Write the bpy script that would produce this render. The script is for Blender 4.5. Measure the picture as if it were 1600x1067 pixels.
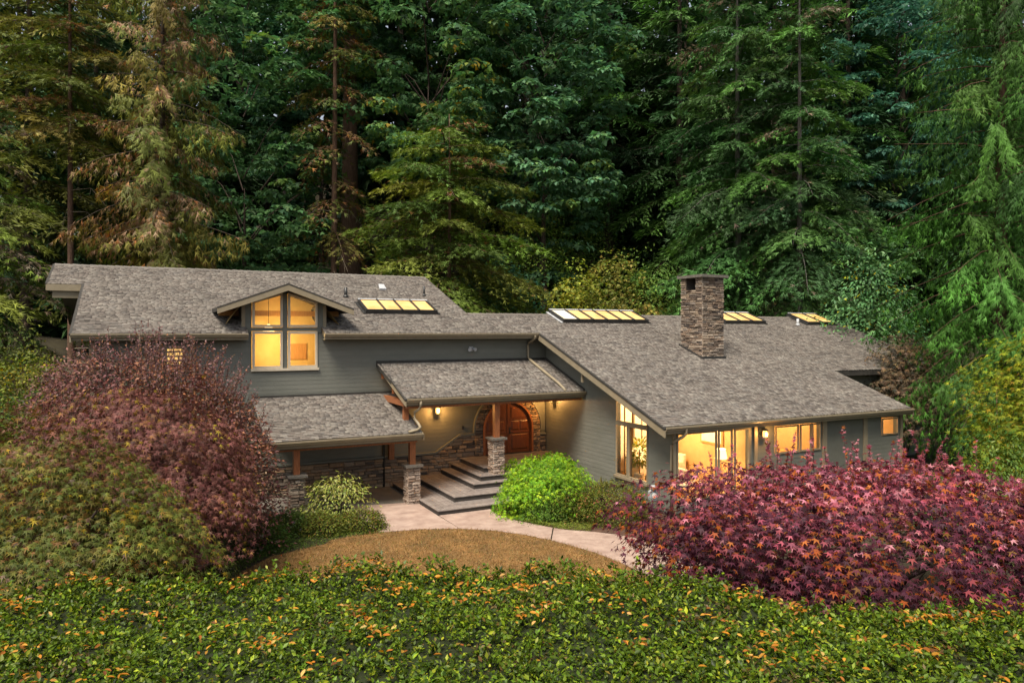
import bpy, bmesh, math, random
import numpy as np
from mathutils import Matrix, Vector

for _o in list(bpy.data.objects):
    bpy.data.objects.remove(_o)
scene = bpy.context.scene
COL = scene.collection
R = math.radians

# ------------------------------------------------------------------ camera
YAW = R(27.0)
SY, CY = math.sin(YAW), math.cos(YAW)
cam_d = bpy.data.cameras.new('camera')
cam_d.lens = 25.2
cam_d.sensor_width = 36.0
cam_d.shift_y = -16.5 / 1600.0
cam_d.clip_start = 0.1
cam_d.clip_end = 600.0
cam = bpy.data.objects.new('camera', cam_d)
cam.location = (0, 0, 6.0)
cam.rotation_euler = (R(90), 0, -YAW)
COL.objects.link(cam)
scene.camera = cam

# ------------------------------------------------------------------ sky and sun
SUN_EL, SUN_AZ = 60.0, 235.0        # azimuth: degrees clockwise from +Y of the direction the light comes from
world = bpy.data.worlds.new('World')
scene.world = world
world.use_nodes = True
wn = world.node_tree
wn.nodes.clear()
sky = wn.nodes.new('ShaderNodeTexSky')
sky.sky_type = 'NISHITA'
sky.sun_disc = False
sky.sun_elevation = R(SUN_EL)
sky.sun_rotation = R(SUN_AZ)
sky.air_density = 1.0
sky.dust_density = 3.0
sky.ozone_density = 1.0
bg = wn.nodes.new('ShaderNodeBackground')
bg.inputs['Strength'].default_value = 0.065
wo = wn.nodes.new('ShaderNodeOutputWorld')
# thin high overcast: the blue of the clear sky is mostly washed out
hsv = wn.nodes.new('ShaderNodeHueSaturation')
hsv.inputs['Saturation'].default_value = 0.4
wn.links.new(sky.outputs[0], hsv.inputs['Color'])
wn.links.new(hsv.outputs[0], bg.inputs['Color'])
wn.links.new(bg.outputs[0], wo.inputs['Surface'])

sun_d = bpy.data.lights.new('sun', 'SUN')
sun_d.energy = 2.4
sun_d.angle = R(24)
sun_d.color = (1.0, 0.9, 0.76)
sun = bpy.data.objects.new('sun', sun_d)
_az, _el = R(SUN_AZ), R(SUN_EL)
_src = Vector((math.sin(_az) * math.cos(_el), math.cos(_az) * math.cos(_el), math.sin(_el)))
sun.rotation_euler = (-_src).to_track_quat('-Z', 'Y').to_euler()
sun.location = (0, 0, 60)
COL.objects.link(sun)

vs = scene.view_settings
vs.view_transform = 'Standard'
vs.look = 'None'
vs.gamma = 1.0
vs.exposure = 1.45
vs.use_curve_mapping = False
scene.cycles.use_denoising = True
scene.cycles.max_bounces = 6
scene.cycles.diffuse_bounces = 3
scene.cycles.glossy_bounces = 2
scene.cycles.transmission_bounces = 4
scene.cycles.transparent_max_bounces = 8
scene.cycles.caustics_reflective = False
scene.cycles.caustics_refractive = False
scene.cycles.sample_clamp_indirect = 6.0


def place(b, d):
    """ground point at tangent-of-bearing b and forward distance d from the viewing point"""
    X = b * d
    return (X * CY + d * SY, -X * SY + d * CY)


# ------------------------------------------------------------------ materials
def new_mat(name):
    m = bpy.data.materials.new(name)
    m.use_nodes = True
    nt = m.node_tree
    return m, nt, nt.nodes['Principled BSDF'], nt.nodes['Material Output']


def N(nt, t, **kw):
    n = nt.nodes.new(t)
    for k, v in kw.items():
        setattr(n, k, v)
    return n


def ramp(nt, stops):
    r = nt.nodes.new('ShaderNodeValToRGB')
    el = r.color_ramp.elements
    while len(el) > 1:
        el.remove(el[-1])
    el[0].position = stops[0][0]
    el[0].color = (*stops[0][1], 1)
    for p, c in stops[1:]:
        e = el.new(p)
        e.color = (*c, 1)
    return r


def mat_noise(name, c1, c2, scale=5, rough=.7, detail=6, bump=0, bscale=None, stretch=(1, 1, 1), spec=.3, rnd=0.0, mid=(.35, .65)):
    """two-tone noise on object/world coordinates, optional bump, optional per-object brightness"""
    m, nt, p, out = new_mat(name)
    tc = N(nt, 'ShaderNodeTexCoord')
    mp = N(nt, 'ShaderNodeMapping')
    mp.inputs['Scale'].default_value = stretch
    nt.links.new(tc.outputs['Object'], mp.inputs['Vector'])
    no = N(nt, 'ShaderNodeTexNoise')
    no.inputs['Scale'].default_value = scale
    no.inputs['Detail'].default_value = detail
    no.inputs['Roughness'].default_value = .65
    nt.links.new(mp.outputs[0], no.inputs['Vector'])
    rp = ramp(nt, [(mid[0], c1), (mid[1], c2)])
    nt.links.new(no.outputs['Fac'], rp.inputs['Fac'])
    col = rp.outputs['Color']
    if rnd:
        oi = N(nt, 'ShaderNodeObjectInfo')
        mr = N(nt, 'ShaderNodeMapRange')
        mr.inputs['To Min'].default_value = 1 - rnd
        mr.inputs['To Max'].default_value = 1 + rnd
        nt.links.new(oi.outputs['Random'], mr.inputs['Value'])
        vm = N(nt, 'ShaderNodeVectorMath', operation='SCALE')
        nt.links.new(col, vm.inputs[0])
        nt.links.new(mr.outputs[0], vm.inputs['Scale'])
        col = vm.outputs[0]
    nt.links.new(col, p.inputs['Base Color'])
    p.inputs['Roughness'].default_value = rough
    p.inputs['Specular IOR Level'].default_value = spec
    if bump:
        n2 = N(nt, 'ShaderNodeTexNoise')
        n2.inputs['Scale'].default_value = bscale or scale * 3
        n2.inputs['Detail'].default_value = 5
        nt.links.new(mp.outputs[0], n2.inputs['Vector'])
        b = N(nt, 'ShaderNodeBump')
        b.inputs['Strength'].default_value = bump
        b.inputs['Distance'].default_value = .05
        nt.links.new(n2.outputs['Fac'], b.inputs['Height'])
        nt.links.new(b.outputs[0], p.inputs['Normal'])
    return m


def mat_leaf(name, rough=.45, trans=.3, spec=.35):
    """leaf colour from the per-leaf 'tint' attribute, part of the light passes through"""
    m, nt, p, out = new_mat(name)
    at = N(nt, 'ShaderNodeAttribute', attribute_name='tint')
    nt.links.new(at.outputs['Color'], p.inputs['Base Color'])
    p.inputs['Roughness'].default_value = rough
    p.inputs['Specular IOR Level'].default_value = spec
    tr = N(nt, 'ShaderNodeBsdfTranslucent')
    hs = N(nt, 'ShaderNodeHueSaturation')
    hs.inputs['Saturation'].default_value = 1.1
    hs.inputs['Value'].default_value = 1.3
    nt.links.new(at.outputs['Color'], hs.inputs['Color'])
    nt.links.new(hs.outputs[0], tr.inputs['Color'])
    mx = N(nt, 'ShaderNodeMixShader')
    mx.inputs[0].default_value = trans
    nt.links.new(p.outputs[0], mx.inputs[1])
    nt.links.new(tr.outputs[0], mx.inputs[2])
    nt.links.new(mx.outputs[0], out.inputs['Surface'])
    return m


def mat_emit(name, col, strength):
    m, nt, p, out = new_mat(name)
    p.inputs['Base Color'].default_value = (*col, 1)
    p.inputs['Emission Color'].default_value = (*col, 1)
    p.inputs['Emission Strength'].default_value = strength
    return m


def mat_random(name, stops, rough=.85, attr=None, nscale=14, bump=.3, spec=.25, bscale=60):
    """colour picked per object (or from the 'pick' attribute) along a ramp, then mottled"""
    m, nt, p, out = new_mat(name)
    if attr:
        a = N(nt, 'ShaderNodeAttribute', attribute_name=attr)
        fac = a.outputs['Fac']
    else:
        a = N(nt, 'ShaderNodeObjectInfo')
        fac = a.outputs['Random']
    rp = ramp(nt, stops)
    nt.links.new(fac, rp.inputs['Fac'])
    ge = N(nt, 'ShaderNodeNewGeometry')
    no = N(nt, 'ShaderNodeTexNoise')
    no.inputs['Scale'].default_value = nscale
    no.inputs['Detail'].default_value = 6
    nt.links.new(ge.outputs['Position'], no.inputs['Vector'])
    mr = N(nt, 'ShaderNodeMapRange')
    mr.inputs['From Min'].default_value = .3
    mr.inputs['From Max'].default_value = .7
    mr.inputs['To Min'].default_value = .84
    mr.inputs['To Max'].default_value = 1.16
    nt.links.new(no.outputs['Fac'], mr.inputs['Value'])
    vm = N(nt, 'ShaderNodeVectorMath', operation='SCALE')
    nt.links.new(rp.outputs['Color'], vm.inputs[0])
    nt.links.new(mr.outputs[0], vm.inputs['Scale'])
    # broad weathering
    n3 = N(nt, 'ShaderNodeTexNoise')
    n3.inputs['Scale'].default_value = .55
    n3.inputs['Detail'].default_value = 4
    nt.links.new(ge.outputs['Position'], n3.inputs['Vector'])
    m3 = N(nt, 'ShaderNodeMapRange')
    m3.inputs['From Min'].default_value = .35
    m3.inputs['From Max'].default_value = .65
    m3.inputs['To Min'].default_value = .90
    m3.inputs['To Max'].default_value = 1.08
    nt.links.new(n3.outputs['Fac'], m3.inputs['Value'])
    v3 = N(nt, 'ShaderNodeVectorMath', operation='SCALE')
    nt.links.new(vm.outputs[0], v3.inputs[0])
    nt.links.new(m3.outputs[0], v3.inputs['Scale'])
    nt.links.new(v3.outputs[0], p.inputs['Base Color'])
    p.inputs['Roughness'].default_value = rough
    p.inputs['Specular IOR Level'].default_value = spec
    if bump:
        n2 = N(nt, 'ShaderNodeTexNoise')
        n2.inputs['Scale'].default_value = bscale
        nt.links.new(ge.outputs['Position'], n2.inputs['Vector'])
        b = N(nt, 'ShaderNodeBump')
        b.inputs['Strength'].default_value = bump
        b.inputs['Distance'].default_value = .02
        nt.links.new(n2.outputs['Fac'], b.inputs['Height'])
        nt.links.new(b.outputs[0], p.inputs['Normal'])
    return m


def mat_glass(name, refl=.1, tint=(1, 1, 1)):
    m, nt, p, out = new_mat(name)
    tr = N(nt, 'ShaderNodeBsdfTransparent')
    tr.inputs[0].default_value = (*tint, 1)
    gl = N(nt, 'ShaderNodeBsdfGlossy')
    gl.inputs['Roughness'].default_value = .03
    mx = N(nt, 'ShaderNodeMixShader')
    lw = N(nt, 'ShaderNodeFresnel')
    lw.inputs['IOR'].default_value = 1.5
    nt.links.new(lw.outputs[0], mx.inputs[0])
    nt.links.new(tr.outputs[0], mx.inputs[1])
    nt.links.new(gl.outputs[0], mx.inputs[2])
    nt.links.new(mx.outputs[0], out.inputs['Surface'])
    return m


def mat_glow_pane(name, c1, c2, strength, scale=1.2):
    """a pane with an uneven glow of its own, standing in for room light or reflected sky"""
    m, nt, p, out = new_mat(name)
    ge = N(nt, 'ShaderNodeNewGeometry')
    no = N(nt, 'ShaderNodeTexNoise')
    no.inputs['Scale'].default_value = scale
    no.inputs['Detail'].default_value = 5
    nt.links.new(ge.outputs['Position'], no.inputs['Vector'])
    rp = ramp(nt, [(.35, c1), (.68, c2)])
    nt.links.new(no.outputs['Fac'], rp.inputs['Fac'])
    p.inputs['Base Color'].default_value = (.2, .15, .1, 1)
    p.inputs['Roughness'].default_value = .15
    nt.links.new(rp.outputs[0], p.inputs['Emission Color'])
    p.inputs['Emission Strength'].default_value = strength
    return m


SHINGLE = [(0, (.066, .057, .050)), (.18, (.108, .094, .082)), (.4, (.152, .135, .116)), (.55, (.122, .102, .088)), (.75, (.185, .167, .143)), (.88, (.108, .098, .090)), (1, (.222, .202, .172))]
STONE = [(0, (0.070, 0.058, 0.052)), (.2, (0.150, 0.112, 0.085)), (.4, (0.243, 0.173, 0.122)), (.6, (0.187, 0.159, 0.135)), (.8, (0.290, 0.220, 0.155)), (1, (0.337, 0.281, 0.225))]
STONE_DARK = [(0, (0.078, 0.065, 0.055)), (.2, (0.169, 0.130, 0.098)), (.45, (0.312, 0.202, 0.117)), (.7, (0.195, 0.163, 0.130)), (.85, (0.377, 0.254, 0.150)), (1, (0.260, 0.215, 0.169))]
STONE_PALE = [(0, (0.146, 0.113, 0.091)), (.25, (0.259, 0.199, 0.156)), (.5, (0.329, 0.259, 0.208)), (.75, (0.259, 0.181, 0.130)), (1, (0.389, 0.329, 0.268))]

M = {}
M['shingle_one'] = mat_random('roof shingle', SHINGLE, .92)
M['shingle_many'] = mat_random('roof shingles', SHINGLE, .92, attr='pick')
M['stone'] = mat_random('ledge stone', STONE, .85)
M['stone_dark'] = mat_random('fieldstone', STONE_DARK, .85)
M['stone_pale'] = mat_random('pale ledge stone', STONE_PALE, .85)
M['mortar'] = mat_noise('mortar', (.06, .052, .045), (.10, .088, .075), 12, .95)
M['capstone'] = mat_noise('capstone', (0.098, 0.087, 0.073), (0.154, 0.140, 0.119), 9, .85, bump=.3)
M['siding'] = mat_noise('painted siding', (0.133, 0.137, 0.113), (0.165, 0.167, 0.141), 1.6, .6, bump=.12, bscale=40, stretch=(.35, .35, 1), rnd=.05)
M['wall'] = mat_noise('painted wall', (0.108, 0.107, 0.087), (0.124, 0.126, 0.103), 3, .7)
M['trim'] = mat_noise('tan trim', (0.219, 0.180, 0.117), (0.259, 0.215, 0.144), 4, .5, rnd=.03)
M['trim_dark'] = mat_noise('dark trim', (.03, .028, .025), (.05, .046, .04), 4, .6)
M['window_trim'] = mat_noise('pale window trim', (0.500, 0.428, 0.321), (0.571, 0.500, 0.381), 5, .45)
M['metal_dark'] = mat_noise('dark metal', (.02, .02, .02), (.035, .034, .032), 8, .45, spec=.5)
M['metal_grey'] = mat_noise('grey metal', (.35, .36, .37), (.45, .46, .47), 8, .4, spec=.5)
M['wood_red'] = mat_noise('stained timber', (0.203, 0.069, 0.027), (0.356, 0.136, 0.054), 9, .45, stretch=(6, 6, .6), bump=.1, rnd=.08)
M['door_wood'] = mat_noise('stained door wood', (0.112, 0.030, 0.011), (0.211, 0.065, 0.020), 9, .38, stretch=(7, 7, .5), bump=.08, rnd=.06, spec=.4)
M['deck'] = mat_noise('grey deck boards', (0.140, 0.117, 0.106), (0.224, 0.195, 0.174), 5, .65, stretch=(1, 1, 1), bump=.15, bscale=30, rnd=.16)
M['deck_dark'] = mat_noise('deck fascia', (0.044, 0.038, 0.034), (0.064, 0.056, 0.051), 5, .65, rnd=.08)
M['path'] = mat_noise('stamped concrete', (0.230, 0.155, 0.122), (0.385, 0.286, 0.230), 1.9, .85, detail=10, bump=.5, bscale=7, mid=(.3, .68))
M['concrete'] = mat_noise('grey concrete', (0.114, 0.103, 0.085), (0.153, 0.139, 0.117), 2.2, .9, bump=.1)
M['soil'] = mat_noise('forest floor', (0.022, 0.017, 0.010), (0.040, 0.034, 0.016), 1.1, .95, detail=8, bump=.5, bscale=6)
M['dry_lawn'] = mat_noise('dry lawn', (0.072, 0.045, 0.017), (0.230, 0.123, 0.041), 1.5, .95, detail=10, bump=.6, bscale=25, mid=(.28, .62))
M['bed'] = mat_noise('garden bed', (.05, .028, .018), (.09, .05, .032), 3, .95, bump=.4)
M['bark'] = mat_noise('conifer bark', (0.048, 0.034, 0.024), (0.108, 0.080, 0.060), 3, .9, stretch=(5, 5, .7), bump=.6, bscale=9)
M['bark_red'] = mat_noise('reddish bark', (0.068, 0.036, 0.022), (0.136, 0.080, 0.052), 3, .9, stretch=(5, 5, .7), bump=.8, bscale=7)
M['bark_grey'] = mat_noise('grey bark', (0.088, 0.080, 0.070), (0.176, 0.160, 0.140), 3, .9, stretch=(5, 5, .7), bump=.5, bscale=8)
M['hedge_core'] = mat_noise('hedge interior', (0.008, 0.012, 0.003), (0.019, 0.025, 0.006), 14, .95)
M['twig'] = mat_noise('dark twig', (.035, .024, .018), (.07, .05, .038), 6, .9)
M['dead_twig'] = mat_noise('bare dead twig', (.16, .13, .09), (.28, .235, .17), 6, .9)
M['leaf'] = mat_leaf('leaf', rough=.55, trans=.3, spec=.18)
M['needle'] = mat_leaf('needle foliage', rough=.6, trans=.22, spec=.2)
M['glossy_leaf'] = mat_leaf('glossy leaf', rough=.45, trans=.25, spec=.22)
M['glass'] = mat_glass('window glass')
M['room'] = mat_noise('warm plaster', (.46, .28, .11), (.58, .38, .17), .8, .9)
M['room_orange'] = mat_noise('ochre plaster', (.60, .40, .14), (.70, .50, .20), 1.6, .9)
M['room_wood'] = mat_noise('honey wood', (.42, .20, .06), (.55, .28, .09), 6, .5, stretch=(6, 6, .6))
M['floor_wood'] = mat_noise('oak floor', (.42, .27, .13), (.52, .34, .17), 6, .4, stretch=(1, 8, 1))
M['cream'] = mat_noise('cream upholstery', (.66, .58, .44), (.74, .66, .52), 8, .9, bump=.1)
M['white'] = mat_noise('white paint', (.72, .70, .66), (.78, .76, .72), 5, .6)
M['skylight_pane'] = mat_glow_pane('lit skylight pane', (.75, .36, .07), (1.0, .66, .22), .52, 1.6)
M['skylight_pane_sky'] = mat_glow_pane('skylight pane pale sky glow', (.72, .62, .40), (1.0, .92, .70), .6, 1.0)  # pale emission stands in for the sky reflected in this pane
M['bulb'] = mat_emit('warm lamp glass', (1.0, .50, .12), 1.3)
M['shade'] = mat_emit('lamp shade', (1.0, .70, .32), 1.0)
M['meter'] = mat_noise('meter housing', (.22, .25, .26), (.30, .33, .34), 9, .5)


# ------------------------------------------------------------------ object helpers
def tag(o, label=None, cat=None, group=None, kind=None):
    if label: o['label'] = label
    if cat: o['category'] = cat
    if group: o['group'] = group
    if kind: o['kind'] = kind
    return o


WORLD = {}


def adopt(o, parent):
    """parent o so that its own transform stays a world transform"""
    if parent is not None:
        o.parent = parent
        w = WORLD.get(parent.name)
        if w is not None:
            o.matrix_parent_inverse = w.inverted()


def thing(name, label, cat, loc=(0, 0, 0), group=None, keep_world=True):
    o = bpy.data.objects.new(name, None)
    o.empty_display_size = .3
    o.location = loc
    COL.objects.link(o)
    if keep_world:
        WORLD[o.name] = Matrix.Translation(Vector(loc))
    return tag(o, label, cat, group)


def mobj(name, verts, faces, mat, parent=None, smooth=False):
    me = bpy.data.meshes.new(name)
    me.from_pydata([tuple(map(float, v)) for v in verts], [], [tuple(f) for f in faces])
    me.materials.append(M[mat] if isinstance(mat, str) else mat)
    if smooth:
        me.polygons.foreach_set('use_smooth', [True] * len(me.polygons))
    o = bpy.data.objects.new(name, me)
    COL.objects.link(o)
    adopt(o, parent)
    return o


def inst(name, me, matrix, parent=None, mat=None):
    o = bpy.data.objects.new(name, me)
    COL.objects.link(o)
    o.matrix_basis = matrix
    adopt(o, parent)
    return o


class MB:
    def __init__(s):
        s.v, s.f = [], []

    def add(s, v, f):
        n = len(s.v)
        s.v += [tuple(p) for p in v]
        s.f += [tuple(i + n for i in q) for q in f]
        return s

    def box(s, u0, u1, v0, v1, z0, z1):
        return s.add([(u0, v0, z0), (u1, v0, z0), (u1, v1, z0), (u0, v1, z0), (u0, v0, z1), (u1, v0, z1), (u1, v1, z1), (u0, v1, z1)],
                     [(0, 3, 2, 1), (4, 5, 6, 7), (0, 1, 5, 4), (1, 2, 6, 5), (2, 3, 7, 6), (3, 0, 4, 7)])

    def prism(s, poly, d):
        """poly: 3-D loop, d: offset vector"""
        n = len(poly)
        a = [tuple(p) for p in poly]
        b = [(p[0] + d[0], p[1] + d[1], p[2] + d[2]) for p in poly]
        return s.add(a + b, [tuple(range(n))[::-1], tuple(range(n, 2 * n))] + [(i, (i + 1) % n, n + (i + 1) % n, n + i) for i in range(n)])

    def tube(s, pts, r, n=8, r2=None, cap=True):
        P = [Vector(p) for p in pts]
        m = len(P)
        rings = []
        up = Vector((0, 0, 1))
        for i, p in enumerate(P):
            t = (P[min(i + 1, m - 1)] - P[max(i - 1, 0)]).normalized()
            ref = up if abs(t.z) < .95 else Vector((1, 0, 0))
            a = t.cross(ref).normalized()
            b = a.cross(t).normalized()
            if isinstance(r, (list, tuple)):
                rr = r[i]
            else:
                rr = r if r2 is None else r + (r2 - r) * i / max(1, m - 1)
            rings.append([tuple(p + a * (rr * math.cos(2 * math.pi * k / n)) + b * (rr * math.sin(2 * math.pi * k / n))) for k in range(n)])
        v = [q for g in rings for q in g]
        f = [(i * n + k, i * n + (k + 1) % n, (i + 1) * n + (k + 1) % n, (i + 1) * n + k) for i in range(m - 1) for k in range(n)]
        if cap:
            f += [tuple(range(n))[::-1], tuple(range((m - 1) * n, m * n))]
        return s.add(v, f)

    def build(s, name, mat, parent=None, smooth=False):
        return mobj(name, s.v, s.f, mat, parent, smooth)


def box(name, u0, u1, v0, v1, z0, z1, mat, parent=None):
    return MB().box(u0, u1, v0, v1, z0, z1).build(name, mat, parent)


def tri_mesh(name, V, T, mat, parent=None, tint=None, pick=None, smooth=False):
    """fast mesh of triangles from arrays"""
    V = np.asarray(V, np.float32)
    T = np.asarray(T, np.int32)
    me = bpy.data.meshes.new(name)
    me.vertices.add(len(V))
    me.vertices.foreach_set('co', V.ravel())
    me.loops.add(T.size)
    me.loops.foreach_set('vertex_index', T.ravel())
    me.polygons.add(len(T))
    me.polygons.foreach_set('loop_start', np.arange(0, T.size, 3, dtype=np.int32))
    if smooth:
        me.polygons.foreach_set('use_smooth', np.ones(len(T), bool))
    me.update(calc_edges=True)
    if tint is not None:
        a = me.attributes.new('tint', 'FLOAT_COLOR', 'POINT')
        c = np.ones((len(V), 4), np.float32)
        c[:, :3] = tint
        a.data.foreach_set('color', c.ravel())
    if pick is not None:
        a = me.attributes.new('pick', 'FLOAT', 'POINT')
        a.data.foreach_set('value', np.asarray(pick, np.float32))
    me.materials.append(M[mat])
    o = bpy.data.objects.new(name, me)
    COL.objects.link(o)
    adopt(o, parent)
    return o


# ------------------------------------------------------------------ leaf engine
def unit(a):
    return a / np.maximum(np.linalg.norm(a, axis=-1, keepdims=True), 1e-6)


KITE = (np.array([(0, 0, 0), (.42, .17, .02), (1, 0, -.10), (.42, -.17, .02)], float), np.array([(0, 1, 2), (0, 2, 3)]))
NEEDLE = (np.array([(0, .06, 0), (0, -.06, 0), (1, 0, -.16), (.10, .06, 0), (.26, -.02, 0), (.70, .36, -.05), (.18, -.06, 0), (.34, .02, 0), (.80, -.33, -.07)], float),
          np.array([(0, 1, 2), (3, 4, 5), (7, 6, 8)]))
OVAL = (np.array([(0, 0, 0), (.45, .27, .03), (1, 0, -.12), (.45, -.27, .03)], float), np.array([(0, 1, 2), (0, 2, 3)]))
LAUREL = (np.array([(0, 0, 0), (.30, .19, .06), (.68, .19, .05), (1, 0, -.10), (.68, -.19, .05), (.30, -.19, .06)], float),
          np.array([(0, 3, 2), (0, 2, 1), (0, 4, 3), (0, 5, 4)]))
TUFT = (np.array([(0, 0, 0), (.5, .125, -.02), (1, 0, -.16), (.5, -.125, -.02)], float), np.array([(0, 1, 2), (0, 2, 3)]))
BLADE = (np.array([(0, .07, 0), (0, -.07, 0), (1, 0, .0)], float), np.array([(0, 1, 2)]))


def star(angles, lens, notch, droop, fold=.0):
    v = [(0, 0, 0)]
    for i, (a, l) in enumerate(zip(angles, lens)):
        if i:
            am = R((a + angles[i - 1]) / 2)
            nl = notch * (l + lens[i - 1]) / 2
            v.append((nl * math.cos(am), nl * math.sin(am), fold))
        v.append((l * math.cos(R(a)), l * math.sin(R(a)), -droop * l * l))
    n = len(v)
    v[0] = (0, 0, 0)
    t = [(0, i, i + 1) for i in range(1, n - 1)]
    return np.array(v, float), np.array(t)


def lobes(angles, lens, w, droop):
    """separate narrow lobes, one triangle each, meeting near the leaf stalk"""
    v, t = [], []
    for a, l in zip(angles, lens):
        c, s_ = math.cos(R(a)), math.sin(R(a))
        k = len(v)
        v += [(-.05 * c - w * s_, -.05 * s_ + w * c, 0), (-.05 * c + w * s_, -.05 * s_ - w * c, 0), (l * c, l * s_, -droop * l * l)]
        t.append((k, k + 1, k + 2))
    return np.array(v, float), np.array(t)


MAPLE7 = star([-105, -52, 0, 52, 105], [.62, .92, 1, .92, .62], .38, .16, .02)
LACE5 = lobes([-100, -52, 0, 52, 100], [.6, .9, 1.1, .9, .6], .13, .3)
BIG5 = star([-72, 0, 72], [.8, 1, .8], .62, .2, .03)


def leaves(name, pos, axis, nrm, size, tpl, tint, mat, parent=None, rng=None):
    V0, T0 = tpl
    n, k = len(pos), len(V0)
    x = unit(axis)
    y = unit(np.cross(nrm, x))
    z = np.cross(x, y)
    s = np.asarray(size)[:, None, None]
    V = pos[:, None, :] + s * (V0[None, :, 0:1] * x[:, None, :] + V0[None, :, 1:2] * y[:, None, :] + V0[None, :, 2:3] * z[:, None, :])
    T = (T0[None] + (np.arange(n) * k)[:, None, None]).reshape(-1, 3)
    C = np.repeat(tint, k, axis=0)
    return tri_mesh(name, V.reshape(-1, 3), T, mat, parent, tint=C)


def palette(rng, n, cols, jit=.22, pick=None):
    """cols: [(weight, rgb)]; returns n colours"""
    w = np.array([c[0] for c in cols], float)
    c = np.array([c[1] for c in cols], float)
    if pick is None:
        pick = rng.choice(len(cols), n, p=w / w.sum())
    out = c[pick] * (1 + jit * (rng.random((n, 1)) * 2 - 1)) * (1 + .10 * (rng.random((n, 3)) * 2 - 1))
    return np.clip(out, .003, .95)


def lump(rng, d, k=18, amp=.2, width=.35):
    """lumpy radius factor for unit directions d"""
    b = unit(rng.normal(size=(k, 3)))
    a = rng.uniform(-.7, 1, k) * amp
    return 1 + (np.exp((d @ b.T - 1) / (width ** 2)) * a).sum(1)

# ================================================================== GROUND
def smooth01(x):
    x = np.clip(x, 0, 1)
    return x * x * (3 - 2 * x)


def ground_z(U, V):
    U = np.asarray(U, float)
    V = np.asarray(V, float)
    back = np.maximum(0, V - 37.5)
    z = .95 * np.minimum(back, 12) + .42 * np.maximum(0, back - 12)
    z = z * (.22 + .78 * smooth01((U - 6) / 14))
    z = np.minimum(z, 30 + .1 * back)
    left = np.maximum(0, -6.5 - U) * smooth01((V - 14) / 8)
    z = z + .42 * left
    right = np.maximum(0, U - 36) * smooth01((V - 22) / 8)
    z = z + .22 * right
    w = smooth01((z - .2) / 2)
    z = z + w * (.35 * np.sin(U * .7 + 1.3 * np.sin(V * .31)) + .3 * np.sin(V * .9 + U * .23))
    return z


def build_ground():
    us = np.concatenate([np.linspace(-400, -50, 12), np.linspace(-45, 75, 100), np.linspace(80, 420, 12)])
    vs_ = np.concatenate([np.linspace(-300, -14, 10), np.linspace(-10, 100, 92), np.linspace(105, 460, 12)])
    gu, gv = np.meshgrid(us, vs_)
    gz = ground_z(gu, gv)
    V = np.stack([gu, gv, gz], -1).reshape(-1, 3)
    nu, nv = len(us), len(vs_)
    i = (np.arange(nv - 1)[:, None] * nu + np.arange(nu - 1)[None]).ravel()
    T = np.concatenate([np.stack([i, i + 1, i + nu + 1], 1), np.stack([i, i + nu + 1, i + nu], 1)])
    o = tri_mesh('ground', V, T, 'soil', smooth=True)
    tag(o, kind='structure')


build_ground()


def sheet(name, poly, z0, z1, mat, parent=None, bevel=0):
    return MB().prism([(u, v, z0) for u, v in poly], (0, 0, z1 - z0)).build(name, mat, parent)


LAWN_TOP = [(4.7, 20.62), (5.34, 20.72), (6.14, 20.72), (7.34, 20.5), (8.43, 20.04), (9.25, 19.40), (9.9, 18.55), (10.46, 17.32), (10.79, 16.17), (10.9, 15.2), (10.9, 13.0)]
PATH_BACK = [(10.25, 21.80), (10.19, 20.91), (10.38, 20.15), (10.76, 19.25), (11.2, 18.5), (11.79, 17.95), (12.32, 17.29), (12.69, 16.46), (12.8, 13.0)]
lawn_poly = [(4.51, 20.35), (2.96, 19.86), (2.14, 18.97), (1.3, 17.6), (.2, 15.6), (2.0, 11.0), (10.9, 10.0)] + LAWN_TOP[::-1]
lawn = sheet('dry_lawn', lawn_poly, -.05, .02, 'dry_lawn')
tag(lawn, kind='structure')

path = thing('path', None, None, (8.5, 20.5, 0))
tag(path, kind='structure')


def lerp_cut(a, b, t):
    return (a[0] + (b[0] - a[0]) * t, a[1] + (b[1] - a[1]) * t)


sheet('slab', [(6.16, 24.20), (6.10, 22.5), (6.16, 20.73), (7.34, 20.51), (8.415, 20.05), (8.39, 21.74), (8.39, 23.85)], -.05, .035, 'path', path)
sheet('slab', [(8.44, 21.74), (8.435, 20.03), (9.25, 19.41), (9.9, 18.56), (10.28, 17.76), (10.98, 18.83), (10.76, 19.25), (10.38, 20.15), (10.19, 20.91), (10.25, 21.74)], -.05, .035, 'path', path)
sheet('slab', [(10.30, 17.72), (10.46, 17.32), (10.79, 16.17), (10.9, 15.2), (10.9, 13.0), (12.8, 13.0), (12.69, 16.46), (12.32, 17.29), (11.79, 17.95), (11.2, 18.5), (11.0, 18.79)], -.05, .035, 'path', path)
cf = sheet('walkway', [(2.4, 26.7), (2.4, 24.28), (6.14, 24.24), (8.40, 23.88), (8.40, 26.7)], -.05, .03, 'concrete')
tag(cf, kind='structure')
bed = sheet('garden_bed', [(10.27, 21.7), (10.21, 20.91), (10.40, 20.17), (10.78, 19.27), (11.22, 18.52), (11.81, 17.97), (12.34, 17.31), (12.71, 16.48), (14.0, 15.0), (15.0, 18.3), (15.2, 21.9), (13.2, 21.7)], -.05, .03, 'bed')
tag(bed, kind='structure')

# ================================================================== HOUSE
rs = random.Random(7)
V1, V2, U0 = 26.76, 18.40, 15.24
SL = .366


def RZ(v):
    return 5.93 + SL * (v - 26.2)


house = thing('house', 'sprawling grey-green house with brown shingled roofs, stone chimney and lit windows', 'house', (12, 26, 0))


# ---------------------------------------------------------------- shingles
SH = []      # (depth, parent, corner data, pick)


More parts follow.
